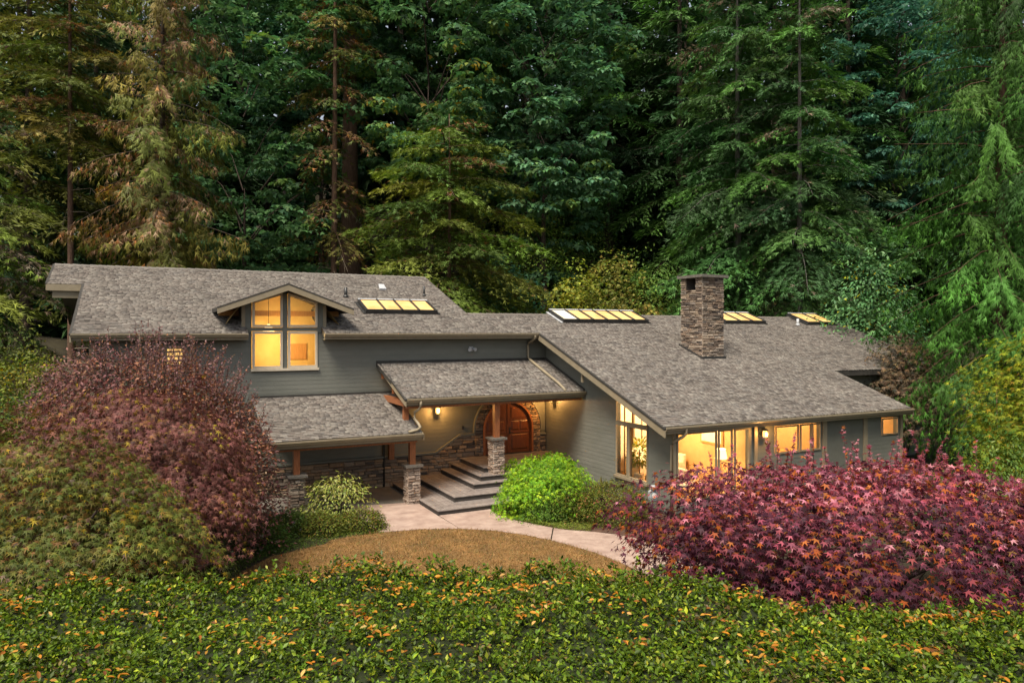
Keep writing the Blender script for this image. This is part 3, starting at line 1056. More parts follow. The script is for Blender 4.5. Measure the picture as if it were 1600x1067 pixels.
MB().tube([(-.2, 26.1, 5.82), (-.2, 26.12, 5.6), (-.2, 26.62, 5.3), (-.2, 26.66, 5.1), (-.2, 26.66, .1)], .05, 8).build('downspout', 'trim', house, True)
MB().tube([(8.08, V1 - .1, 3.1), (8.08, V1 - .1, .05)], .05, 8).build('downspout', 'trim_dark', house, True)
for a, b in ((-1.66, -1.50), (1.3, 1.45)):
    box('corner_board', a, b, V1 - .07, V1 - .03, 0, 5.85, 'trim', house)
# small lit window by the tall shrub
window([[(.55, YF - .03, 4.75), (1.15, YF - .03, 4.75), (1.15, YF - .03, 5.45), (.55, YF - .03, 5.45)]], (0, -1, 0), t=.06, glass='skylight_pane', mat='trim')

# ---------------------------------------------------------------- skylights
def skylight(u0, u1, v0, v1, n, first_pale=False):
    h = .16
    zf = lambda v: RZ(v) + .035
    nx, nz = -SL / SN, 1 / SN
    up = lambda u, v, k: (u, v + nx * k, zf(v) + nz * k)
    fr = MB()

    def bar(ua, ub, va, vb, k0, k1):
        fr.add([up(ua, va, k0), up(ub, va, k0), up(ub, vb, k0), up(ua, vb, k0), up(ua, va, k1), up(ub, va, k1), up(ub, vb, k1), up(ua, vb, k1)],
               [(0, 3, 2, 1), (4, 5, 6, 7), (0, 1, 5, 4), (1, 2, 6, 5), (2, 3, 7, 6), (3, 0, 4, 7)])
    bar(u0, u1, v0, v0 + .07, -.03, h)
    bar(u0, u1, v1 - .07, v1, -.03, h)
    bar(u0, u0 + .07, v0 + .07, v1 - .07, -.03, h)
    bar(u1 - .07, u1, v0 + .07, v1 - .07, -.03, h)
    sk = fr.build('skylight', 'metal_dark', house)
    w = (u1 - u0 - .14) / n
    for i in range(n):
        a = u0 + .07 + w * i + .035
        b = u0 + .07 + w * (i + 1) - .035
        k = h - .03
        mobj('pane', [up(a, v0 + .06, k), up(b, v0 + .06, k), up(b, v1 - .06, k), up(a, v1 - .06, k)], [(0, 1, 2, 3)], 'skylight_pane_sky' if (first_pale and i == 0) else 'skylight_pane', sk)
        if i:
            m = MB()
            uu = u0 + .07 + w * i
            m.add([up(uu - .04, v0, k - .05), up(uu + .04, v0, k - .05), up(uu + .04, v1, k - .05), up(uu - .04, v1, k - .05), up(uu - .025, v0, h + .03), up(uu + .025, v0, h + .03), up(uu + .025, v1, h + .03), up(uu - .025, v1, h + .03)],
                  [(4, 5, 6, 7), (0, 1, 5, 4), (1, 2, 6, 5), (2, 3, 7, 6), (3, 0, 4, 7)])
            m.build('glazing_bar', 'metal_dark', sk)
    for uu in (u0 - .12, u1 + .02):
        m = MB()
        m.add([up(uu, v0 - .05, 0), up(uu + .10, v0 - .05, 0), up(uu + .10, v1, 0), up(uu, v1, 0), up(uu, v0 - .05, .03), up(uu + .10, v0 - .05, .03), up(uu + .10, v1, .03), up(uu, v1, .03)], [(4, 5, 6, 7), (0, 1, 5, 4), (1, 2, 6, 5), (3, 0, 4, 7)])
        m.build('flashing', 'metal_grey' if (first_pale and uu < u0) else 'metal_dark', sk)
    m = MB()
    bar2 = [up(u0, v1 - .09, h + .001), up(u1, v1 - .09, h + .001), up(u1, v1, h + .001), up(u0, v1, h + .001)]
    m.add(bar2 + [(p[0], p[1], p[2] + .02) for p in bar2], [(4, 5, 6, 7), (0, 1, 5, 4), (1, 2, 6, 5), (2, 3, 7, 6), (3, 0, 4, 7)])
    m.build('head_flashing', 'metal_grey', sk)
    return sk


skylight(7.82, 10.86, 28.22, 29.55, 4)
skylight(16.45, 21.15, 27.3, 28.62, 6, True)
skylight(26.0, 28.75, 27.3, 28.62, 3)
skylight(31.75, 33.95, 27.2, 28.62, 2)
# roof vents
for (u, v, r_, h_, mt) in ((7.52, 30.3, .07, .42, 'metal_dark'), (11.18, 30.7, .05, .45, 'metal_dark'), (31.0, 27.2, .07, .35, 'metal_grey')):
    m = MB().tube([(u, v, RZ(v) - .05), (u, v, RZ(v) + h_)], r_, 10)
    m.tube([(u, v, RZ(v) - .02), (u, v, RZ(v) + .10)], r_ * 2.0, 10, r_ * 1.1)
    m.build('vent_pipe', mt, house, True)
m = MB().prism([(9.3, 31.35, RZ(31.35) + .02), (9.62, 31.35, RZ(31.35) + .02), (9.58, 31.65, RZ(31.65) + .13), (9.34, 31.65, RZ(31.65) + .13)], (0, -.02, .07))
m.build('roof_vent', 'metal_grey', house)
# double security spotlight on the facade
m = MB().box(11.66, 11.82, V1 - .06, V1 - .03, 5.18, 5.36)
m.tube([(11.67, V1 - .05, 5.28), (11.62, V1 - .2, 5.24)], .05, 8, .075)
m.tube([(11.81, V1 - .05, 5.28), (11.88, V1 - .2, 5.24)], .05, 8, .075)
m.build('security_light', 'metal_grey', house)

# ---------------------------------------------------------------- stones
def stone_variants(n, seed):
    r = random.Random(seed)
    L = []
    for i in range(n):
        j = lambda a: r.uniform(-a, a)
        back = [(-.5, -.5, 0), (.5, -.5, 0), (.5, .5, 0), (-.5, .5, 0)]
        mid = [(x + j(.03), y + j(.05), .55 + j(.15)) for x, y in ((-.49, -.47), (.49, -.47), (.49, .47), (-.49, .47))]
        fr = [(x + j(.06), y + j(.09), .92 + j(.16)) for x, y in ((-.40, -.32), (.40, -.32), (.40, .32), (-.40, .32))]
        v = back + mid + fr
        f = [(a, (a + 1) % 4, 4 + (a + 1) % 4, 4 + a) for a in range(4)] + [(4 + a, 4 + (a + 1) % 4, 8 + (a + 1) % 4, 8 + a) for a in range(4)]
        f += [(8, 9, 10), (8, 10, 11)] if r.random() < .5 else [(8, 9, 11), (9, 10, 11)]
        L.append((v, f))
    return L


STONE_MESH = {}
for _mt in ('stone', 'stone_dark', 'stone_pale'):
    STONE_MESH[_mt] = []
    for v, f in stone_variants(14, 5):
        me = bpy.data.meshes.new('stone')
        me.from_pydata(v, [], f)
        me.materials.append(M[_mt])
        STONE_MESH[_mt].append(me)


def lay(parent, O, ud, nd, z0, z1, span, ch, sw, depth, mat, seed, gap=.008):
    """courses of stones on a vertical face. O: point, ud: along, nd: outward; span(z)->[(a,b)]"""
    r = random.Random(seed)
    O, ud, nd = Vector(O), Vector(ud), Vector(nd)
    z = z0
    zz = Vector((0, 0, 1))
    cnt = 0
    while z < z1 - .015:
        h = min(r.uniform(*ch), z1 - z)
        if z1 - (z + h) < ch[0] * .6:
            h = z1 - z
        for a, b in span(z + h / 2):
            x = a
            while x < b - .01:
                w = r.uniform(*sw)
                if b - (x + w) < sw[0] * .6:
                    w = b - x
                w = min(w, b - x)
                split = [(z, h)]
                if h > ch[1] * .75 and r.random() < .4:
                    c = r.uniform(.35, .65)
                    split = [(z, h * c), (z + h * c, h * (1 - c))]
                for zs, hs in split:
                    d = depth * r.uniform(.7, 1.25)
                    c = O + ud * (x + w / 2) + zz * (zs + hs / 2 - O.z)
                    tw, th = max(.01, w - gap), max(.01, hs - gap)
                    sx = -1 if r.random() < .5 else 1
                    # right-handed basis
                    X = ud * tw
                    Y = zz * th
                    Z = nd * d
                    if ud.cross(zz).dot(nd) < 0:
                        X = -X
                    mt = Matrix(((X.x, Y.x, Z.x, c.x), (X.y, Y.y, Z.y, c.y), (X.z, Y.z, Z.z, c.z), (0, 0, 0, 1)))
                    inst('stone', r.choice(STONE_MESH[mat]), mt, parent)
                    cnt += 1
                x += w
        z += h
    return cnt


# chimney
CU0, CU1, CV0, CV1 = 20.84, 22.02, 23.28, 24.56
zc0 = RZ(CV0) - .1
ZT = 8.28
cm = MB()
cm.box(CU0, CU1, CV0, CV1, zc0 - .4, 7.74)
cm.box(CU1 - .25, CU1, CV0, CV1, 7.74, ZT - .02)
cm.box(CU0, CU1 - .25, CV1 - .28, CV1, 7.74, ZT - .02)
cm.box(CU0, CU1 - .25, CV0, CV0 + .35, 7.74, ZT - .02)
chim = cm.build('chimney', 'mortar', house)
lay(chim, (CU0, CV0 - .05, 0), (0, 1, 0), (-1, 0, 0), RZ(CV0) - .05, 7.74, lambda z: [(max(0, (26.2 + (z - 5.93) / SL) * 0), CV1 - CV0 + .05)] if z > RZ(CV1) else [(0, max(.02, min(CV1 - CV0 + .05, 26.2 + (z - 5.93) / SL - CV0 + .05)))], (.055, .12), (.16, .46), .075, 'stone', 41)
lay(chim, (CU0, CV0 - .05, 0), (0, 1, 0), (-1, 0, 0), 7.74, ZT - .02, lambda z: [(0, .38), (1.02, CV1 - CV0 + .05)], (.055, .12), (.14, .30), .075, 'stone', 42)
lay(chim, (CU0 - .03, CV0, 0), (1, 0, 0), (0, -1, 0), zc0, ZT - .02, lambda z: [(0, CU1 - CU0 + .03)], (.055, .12), (.16, .46), .075, 'stone', 43)
cc = MB().box(CU0 - .16, CU1 + .14, CV0 - .18, CV1 + .12, ZT - .02, ZT + .10)
cc.build('chimney_cap', 'capstone', chim)
box('flashing', CU0 - .09, CU1 + .05, CV0 - .14, CV0 - .09, RZ(CV0 - .1) - .02, RZ(CV0 - .1) + .10, 'metal_dark', chim)
MB().prism([(CU0 - .11, CV0 - .12, RZ(CV0 - .12)), (CU0 - .11, CV1 + .06, RZ(CV1 + .06)), (CU0 - .11, CV1 + .06, RZ(CV1 + .06) + .09), (CU0 - .11, CV0 - .12, RZ(CV0 - .12) + .09)], (.02, 0, 0)).build('flashing', 'metal_dark', chim)


# stone piers with timber posts
def pier(u, v, z0, z1, w, ztop, seed, name='stone_pier', mat='stone_pale', z_in=None):
    h = w / 2
    c = box(name, u - h + .07, u + h - .07, v - h + .07, v + h - .07, z0, z1, 'mortar', house)
    lay(c, (u - h + .02, v - h + .07, 0), (1, 0, 0), (0, -1, 0), z0, z1, lambda z: [(0, w - .04)], (.07, .13), (.14, .30), .07, mat, seed)
    lay(c, (u - h + .07, v - h + .02, 0), (0, 1, 0), (-1, 0, 0), z0, z1, lambda z: [(0, w - .04)], (.07, .13), (.14, .30), .07, mat, seed + 1)
    lay(c, (u + h - .07, v - h + .02, 0), (0, 1, 0), (1, 0, 0), z0, z1, lambda z: [(0, w - .04)], (.07, .13), (.14, .30), .07, mat, seed + 2)
    box('pier_cap', u - h - .06, u + h + .06, v - h - .06, v + h + .06, z1, z1 + .075, 'capstone', c)
    box('porch_post', u - .10, u + .10, v - .10, v + .10, z1 + .076, ztop, 'wood_red', c)
    return c


pier(8.22, 23.80, .0, 1.30, .50, 2.14, 61)
pier(4.30, 23.78, .0, 1.30, .50, 2.14, 65, mat='stone')
pier(11.58, 24.02, .54, 1.98, .50, 3.30, 71)
box('porch_post', 8.10, 8.28, 24.3, 24.48, 2.30, 3.36, 'wood_red', house)
box('porch_post', 8.22, 8.42, 26.40, 26.60, 1.1, 3.3, 'wood_red', house)

# stone skirt along the facade
sk_ = MB()
sk_.box(2.4, 10.2, V1 - .06, V1 - .001, 0, 1.14)
sk_.prism([(10.2, V1 - .06, 0), (15.22, V1 - .06, 0), (15.22, V1 - .06, 1.30), (14.6, V1 - .06, 1.62), (11.25, V1 - .06, 1.78), (10.2, V1 - .06, 1.14)], (0, .059, 0))
skirt = sk_.build('stone_skirt', 'mortar', house)


def top_of(u):
    if u < 10.2: return 1.14
    if u < 11.25: return 1.14 + (u - 10.2) / 1.05 * .64
    return 1.78 if u < 13.4 else 1.60


def sk_span(z):
    L = []
    a = 3.2
    if z < 1.14:
        a = 3.2
    elif z < 1.78:
        a = 10.2 + (z - 1.14) / .64 * 1.05
    else:
        return []
    L.append((a, ARC_C - 1.12))
    if z < 1.60:
        L.append((ARC_C + 1.12, 15.2))
    return L


lay(skirt, (0, V1 - .06, 0), (1, 0, 0), (0, -1, 0), 0.02, 1.78, sk_span, (.10, .20), (.22, .62), .07, 'stone_dark', 81)
MB().prism([(2.4, V1 - .03, 1.14), (10.2, V1 - .03, 1.14), (11.25, V1 - .03, 1.78), (ARC_C - ARC_R, V1 - .03, 1.78), (ARC_C - ARC_R, V1 - .03, 1.85), (11.22, V1 - .03, 1.85), (10.17, V1 - .03, 1.21), (2.4, V1 - .03, 1.21)], (0, -.11, 0)).build('skirt_cap', 'siding', house)
box('skirt_cap', ARC_C + ARC_R - .02, 15.2, V1 - .14, V1 - .03, 1.60, 1.67, 'siding', house)

# arch surround
AI = 1.14
arch = MB()
NA = 20
outer_ = [(ARC_C - ARC_R, .9)] + [(ARC_C - ARC_R * math.cos(math.pi * i / NA), ARC_Z + ARC_R * math.sin(math.pi * i / NA)) for i in range(NA + 1)] + [(ARC_C + ARC_R, .9)]
inner_ = [(ARC_C - AI, .9)] + [(ARC_C - AI * math.cos(math.pi * i / NA), ARC_Z + AI * math.sin(math.pi * i / NA)) for i in range(NA + 1)] + [(ARC_C + AI, .9)]
for i in range(len(outer_) - 1):
    q = [outer_[i], outer_[i + 1], inner_[i + 1], inner_[i]]
    arch.prism([(a, V1 - .03, b) for a, b in q], (0, -.05, 0))
arch_o = arch.build('arch_surround', 'mortar', house)


def arch_span(z):
    dz = max(0, z - ARC_Z)
    wo_ = math.sqrt(max(0, ARC_R ** 2 - dz * dz))
    wi_ = math.sqrt(max(0, AI ** 2 - dz * dz))
    if wi_ < .02:
        return [(ARC_C - wo_, ARC_C + wo_)]
    return [(ARC_C - wo_, ARC_C - wi_), (ARC_C + wi_, ARC_C + wo_)]


lay(arch_o, (0, V1 - .08, 0), (1, 0, 0), (0, -1, 0), .92, ARC_Z + ARC_R - .03, arch_span, (.07, .13), (.14, .36), .075, 'stone_dark', 91)


def arc_band(name, r0, r1, v0, v1, zbase, mat, parent):
    m = MB()
    o_ = [(ARC_C - r1, zbase)] + [(ARC_C - r1 * math.cos(math.pi * i / 24), ARC_Z + r1 * math.sin(math.pi * i / 24)) for i in range(25)] + [(ARC_C + r1, zbase)]
    i_ = [(ARC_C - r0, zbase)] + [(ARC_C - r0 * math.cos(math.pi * i / 24), ARC_Z + r0 * math.sin(math.pi * i / 24)) for i in range(25)] + [(ARC_C + r0, zbase)]
    for i in range(len(o_) - 1):
        q = [o_[i], o_[i + 1], i_[i + 1], i_[i]]
        m.prism([(a, v0, b) for a, b in q], (0, v1 - v0, 0))
    return m.build(name, mat, parent)


arc_band('arch_trim', ARC_R, ARC_R + .06, V1 - .17, V1 - .03, 1.86, 'siding', arch_o)
# doors
door = arc_band('entry_door', 1.08, 1.15, V1 - .20, V1 - .03, .92, 'wood_red', house)
for sg in (-1, 1):
    m = MB()
    pts = [(ARC_C + sg * .012, .93)] + [(ARC_C + sg * 1.075, .93)] + [(ARC_C + sg * 1.075 * math.cos(math.pi / 2 * i / 10), ARC_Z + 1.075 * math.sin(math.pi / 2 * i / 10)) for i in range(10)] + [(ARC_C + sg * .012, ARC_Z + 1.075)]
    if sg > 0:
        pts = pts[::-1]
    m.prism([(a, V1 - .08, b) for a, b in pts], (0, .045, 0))
    leaf = m.build('door_leaf', 'door_wood', door)
    xa, xb = sorted((ARC_C + sg * .16, ARC_C + sg * .94))
    xm = (xa + xb) / 2
    def raised(u0, u1, z0, z1):
        P = [(u0, V1 - .081, z0), (u1, V1 - .081, z0), (u1, V1 - .081, z1), (u0, V1 - .081, z1)]
        k = .05
        Q = [(u0 + k, V1 - .105, z0 + k), (u1 - k, V1 - .105, z0 + k), (u1 - k, V1 - .105, z1 - k), (u0 + k, V1 - .105, z1 - k)]
        mobj('door_panel', P + Q, [(4, 5, 6, 7), (0, 1, 5, 4), (1, 2, 6, 5), (2, 3, 7, 6), (3, 0, 4, 7)], 'door_wood', door)
    raised(xa, xm - .01, 1.86, 2.26); raised(xm + .01, xb, 1.86, 2.26)
    raised(xa, xb, 1.06, 1.70)
    # quarter-round panel
    q = [(ARC_C + sg * .16, 2.38), (ARC_C + sg * .92, 2.38)] + [(ARC_C + sg * (.16 + .76 * math.cos(math.pi / 2 * i / 6)), 2.38 + .44 * math.sin(math.pi / 2 * i / 6)) for i in range(1, 7)]
    if sg > 0:
        q = q[::-1]
    MB().prism([(a, V1 - .081, b) for a, b in q], (0, -.02, 0)).build('door_panel', 'door_wood', door)
    for zz_ in (1.78, 2.32):
        box('door_rail', xa - .06, xb + .06, V1 - .10, V1 - .081, zz_ - .03, zz_ + .03, 'door_wood', door)
MB().box(ARC_C + .05, ARC_C + .11, V1 - .115, V1 - .081, 1.72, 2.0).tube([(ARC_C + .08, V1 - .11, 1.80), (ARC_C + .08, V1 - .17, 1.80), (ARC_C + .2, V1 - .17, 1.80)], .014, 6).build('handle', 'metal_dark', door)
box('door_astragal', ARC_C - .03, ARC_C + .03, V1 - .10, V1 - .081, .95, ARC_Z + 1.04, 'door_wood', door)
box('threshold', ARC_C - 1.1, ARC_C + 1.1, V1 - .22, V1 - .1, .90, .928, 'metal_dark', door)
box('doorbell', 11.35, 11.43, V1 - .06, V1 - .03, 2.02, 2.16, 'metal_dark', house)

# ---------------------------------------------------------------- entry steps
steps = thing('entry_steps', 'broad grey deck-board steps wrapping up to the arched front door', 'steps', (11, 23, 0))
ST = [(8.42, 21.76), (9.32, 22.60), (10.40, 23.38), (10.82, 23.74), (11.24, 24.34)]
UEND = [13.3, 13.3, 14.0, 14.0, 15.16]
VEND = [26.6, 26.6, 26.6, 26.6, 26.56]
for k, (u, v) in enumerate(ST):
    z = .18 * (k + 1)
    m = MB().box(u + .03, UEND[k] - .03, v + .03, V1 - .17, max(.0, z - .30), z - .028)
    s_ = m.build('step', 'deck_dark', steps)
    box('riser', u + .002, u + .029, v + .03, V1 - .18, z - .179, z - .03, 'deck_dark', s_)
    box('riser', u + .002, UEND[k] - .03, v + .002, v + .029, z - .179, z - .03, 'deck_dark', s_)
    if k < 4:
        a_, b_ = ST[k + 1][0] - u + .02, ST[k + 1][1] - v + .02
        n = max(3, round(b_ / .14))
        for i in range(n):
            d0, d1 = i / n, (i + 1) / n
            e = .004
            ua, ub = u - .03 + (a_ + .03) * d0, u - .03 + (a_ + .03) * d1
            va, vb = v - .03 + (b_ + .03) * d0, v - .03 + (b_ + .03) * d1
            MB().prism([(ua + e, va, z - .027), (UEND[k], va, z - .027), (UEND[k], vb - .008, z - .027), (ub + e, vb - .008, z - .027)], (0, 0, .027)).build('deck_board', 'deck', s_)
            MB().prism([(ua, va + e, z - .027), (ub - .008, vb + e, z - .027), (ub - .008, VEND[k], z - .027), (ua, VEND[k], z - .027)], (0, 0, .027)).build('deck_board', 'deck', s_)
    else:
        vv = v - .03
        while vv < V1 - .2:
            box('deck_board', u - .03, UEND[k], vv, vv + .132, z - .027, z, 'deck', s_)
            vv += .14

# ---------------------------------------------------------------- lanterns
def lantern(name, label, c, nd, power):
    """box lantern with a wall plate; c: centre of the glass"""
    c = Vector(c)
    nd = Vector(nd)
    t = thing(name, label, 'wall lamp', (c.x, c.y, c.z - .2), 'wall lanterns beside the doors')
    u = Vector((-nd.y, nd.x, 0))
    m = MB()
    for sx in (-1, 1):
        for sy in (-1, 1):
            p = c + u * (.065 * sx) + nd * (.065 * sy)
            m.tube([p + Vector((0, 0, -.13)), p + Vector((0, 0, .12))], .008, 4)
    m.build('cage', 'metal_dark', t)
    m = MB()
    m.tube([c + Vector((0, 0, .12)), c + Vector((0, 0, .14)), c + Vector((0, 0, .2))], [.115, .105, .03], 8)
    m.build('hood', 'metal_dark', t)
    m = MB().tube([c + Vector((0, 0, -.15)), c + Vector((0, 0, -.13))], .07, 8)
    m.build('base', 'metal_dark', t)
    w = c - nd * .16
    m = MB().tube([w + Vector((0, 0, .16)), c + nd * (-.05) + Vector((0, 0, .18))], .014, 6)
    m.build('bracket', 'metal_dark', t)
    MB().tube([w - nd * .02, w + nd * .01], .07, 10).build('wall_plate', 'metal_dark', t)
    m = MB().tube([c + Vector((0, 0, -.12)), c + Vector((0, 0, -.08)), c + Vector((0, 0, .08)), c + Vector((0, 0, .115))], [.05, .075, .075, .05], 10)
    m.build('lamp_glass', 'bulb', t, True)
    l = lamp('lantern_light', c + nd * .14 + Vector((0, 0, -.02)), power, (1, .48, .13), .05)
    adopt(l, t)


lantern('wall_lantern', 'lit box lantern on the siding between timber post and arched door', (10.24, V1 - .19, 2.86), (0, -1, 0), 36)
lantern('wall_lantern', 'lit lantern tucked under the porch eave past the arched door', (U0 - .19, 25.95, 3.16), (-1, 0, 0), 42)
lantern('wall_lantern', 'lit lantern on the dark wall strip between two banks of windows', (19.15, V2 - .19, 2.42), (0, -1, 0), 22)
finish_shingles()

# ---------------------------------------------------------------- inside the lit rooms
a = thing('armchair', 'cream armchair seen through the big lit window', 'armchair', (16.4, 20.0, .352))
def soft(name, u0, u1, v0, v1, z0, z1, mat, parent, r=.06):
    bm = bmesh.new()
    bmesh.ops.create_cube(bm, size=1)
    for v in bm.verts:
        v.co = ((u0 + u1) / 2 + v.co.x * (u1 - u0), (v0 + v1) / 2 + v.co.y * (v1 - v0), (z0 + z1) / 2 + v.co.z * (z1 - z0))
    bmesh.ops.bevel(bm, geom=bm.edges[:], offset=r, segments=3, affect='EDGES', profile=.6)
    me = bpy.data.meshes.new(name)
    bm.to_mesh(me)
    bm.free()
    me.materials.append(M[mat])
    me.polygons.foreach_set('use_smooth', [True] * len(me.polygons))
    o = bpy.data.objects.new(name, me)
    COL.objects.link(o)
    adopt(o, parent)
    return o


soft('seat', 15.95, 16.85, 19.5, 20.4, .55, .90, 'cream', a)
soft('backrest', 15.95, 16.85, 20.25, 20.5, .60, 1.40, 'cream', a)
soft('armrest', 15.80, 15.99, 19.5, 20.45, .5, 1.12, 'cream', a)
soft('armrest', 16.81, 17.0, 19.5, 20.45, .5, 1.12, 'cream', a)
for x_ in (15.9, 16.9):
    for y_ in (19.6, 20.4):
        box('leg', x_ - .03, x_ + .03, y_ - .03, y_ + .03, .352, .56, 'room_wood', a)
cu = soft('cushion', 16.2, 16.7, 20.02, 20.16, .98, 1.40, 'white', None, .07)
tag(cu, 'square pale cushion standing on the cream armchair', 'cushion')
fl = thing('floor_lamp', 'lit floor lamp behind the narrow front panes', 'floor lamp', (18.25, 19.4, .352))
MB().tube([(18.25, 19.4, .352), (18.25, 19.4, .39)], .15, 16).build('base', 'metal_dark', fl)
MB().tube([(18.25, 19.4, .39), (18.25, 19.4, 1.55)], .014, 8).build('stem', 'metal_dark', fl)
MB().tube([(18.25, 19.4, 1.45), (18.25, 19.4, 1.80)], .22, 20, .16, cap=False).build('lamp_shade', 'shade', fl, True)
tb = thing('coffee_table', 'low white table in front of the cream armchair', 'table', (16.3, 18.95, .352))
box('tabletop', 15.8, 16.9, 18.72, 19.2, .78, .83, 'white', tb)
for x_ in (15.86, 16.84):
    for y_ in (18.78, 19.14):
        box('leg', x_ - .025, x_ + .025, y_ - .025, y_ + .025, .352, .78, 'white', tb)
dt = thing('dining_table', 'long wooden table inside the high strip window', 'table', (21.0, 20.4, .352))
box('tabletop', 20.0, 22.4, 20.0, 20.9, 1.28, 1.33, 'room_wood', dt)
for x_ in (20.1, 22.3):
    for y_ in (20.1, 20.8):
        box('leg', x_ - .04, x_ + .04, y_ - .04, y_ + .04, .352, 1.28, 'room_wood', dt)
for i_, (loc, p_) in enumerate([((17.2, 21.2, 3.2), 260), ((21.3, 21.2, 3.1), 200), ((25.3, 20.6, 2.9), 130), ((18.25, 19.4, 1.62), 30)]):
    l = lamp('room_light', loc, p_, (1, .74, .40), .25)
    adopt(l, house)
l = lamp('room_light', (4.44, 27.3, 5.5), 62, (1, .70, .30), .3)
adopt(l, house)

pc = thing('framed_picture', 'framed picture on the room wall behind the cream armchair', 'picture', (18.9, 20.6, 1.9))
box('frame', 18.90, 18.945, 20.0, 21.2, 1.75, 2.55, 'room_wood', pc)
box('canvas', 18.89, 18.899, 20.08, 21.12, 1.83, 2.47, 'cream', pc)
bs = thing('bookcase', 'wooden bookcase along the wall inside the high strip window', 'bookcase', (21.2, 23.7, .352))
for zz_ in (.352, 1.2, 1.75, 2.3, 2.85):
    box('shelf', 19.9, 22.6, 23.45, 23.85, zz_, zz_ + .04, 'room_wood', bs)
for xx_ in (19.86, 21.2, 22.6):
    box('upright', xx_, xx_ + .04, 23.45, 23.86, .352, 2.9, 'room_wood', bs)
so = thing('sofa', 'cream sofa behind the middle front panes', 'sofa', (17.6, 22.2, .352))
soft('seat', 16.6, 18.6, 21.8, 22.6, .55, .95, 'cream', so)
soft('backrest', 16.6, 18.6, 22.5, 22.8, .6, 1.55, 'cream', so)
soft('armrest', 16.45, 16.65, 21.8, 22.7, .5, 1.2, 'cream', so)
soft('armrest', 18.55, 18.75, 21.8, 22.7, .5, 1.2, 'cream', so)

# gas meter by the corner
gm = thing('gas_meter', 'grey gas meter on its pipe by the house corner', 'gas meter', (14.7, 18.9, 0))
MB().tube([(14.75, 18.95, 0), (14.75, 18.95, .75), (14.80, 18.95, .85), (14.95, 18.95, .9)], .03, 8).build('pipe', 'metal_grey', gm, True)
soft('meter_body', 14.62, 14.92, 18.76, 18.92, .42, .78, 'meter', gm, .05)
MB().tube([(14.77, 18.80, .80), (14.77, 18.80, .95)], .09, 12).build('regulator', 'metal_grey', gm, True)
MB().tube([(14.77, 18.755, .62), (14.77, 18.74, .62)], .09, 14).build('dial', 'white', gm)

# ================================================================== PLANTS
def plant(name, label, cat, loc, rotz=0.0, group=None, scale=1.0):
    o = thing(name, label, cat, loc, group, keep_world=False)
    o.rotation_euler = (0, 0, rotz)
    o.scale = (scale,) * 3 if not isinstance(scale, tuple) else scale
    return o


def at(b, d, sink=.15):
    u, v = place(b, d)
    return (u, v, float(ground_z(u, v)) - sink)


def trunk_mesh(parent, H, r, mat, rng, limbs=(), n=10, lean=.25, flare=1.5, name='trunk'):
    m = MB()
    k = 12
    ox, oy = rng.uniform(-lean, lean), rng.uniform(-lean, lean)
    pts, rr = [], []
    for i in range(k):
        t = i / (k - 1)
        pts.append((ox * math.sin(t * 2.2), oy * math.sin(t * 1.9), H * t))
        rr.append(max(.02, r * (1 - t) ** .8 * (flare if i == 0 else 1.1 if i == 1 else 1)))
    m.tube(pts, rr, n)
    for P, r0, r1 in limbs:
        m.tube(P, r0, 4, r1, cap=False)
    return m.build(name, mat, parent, True)


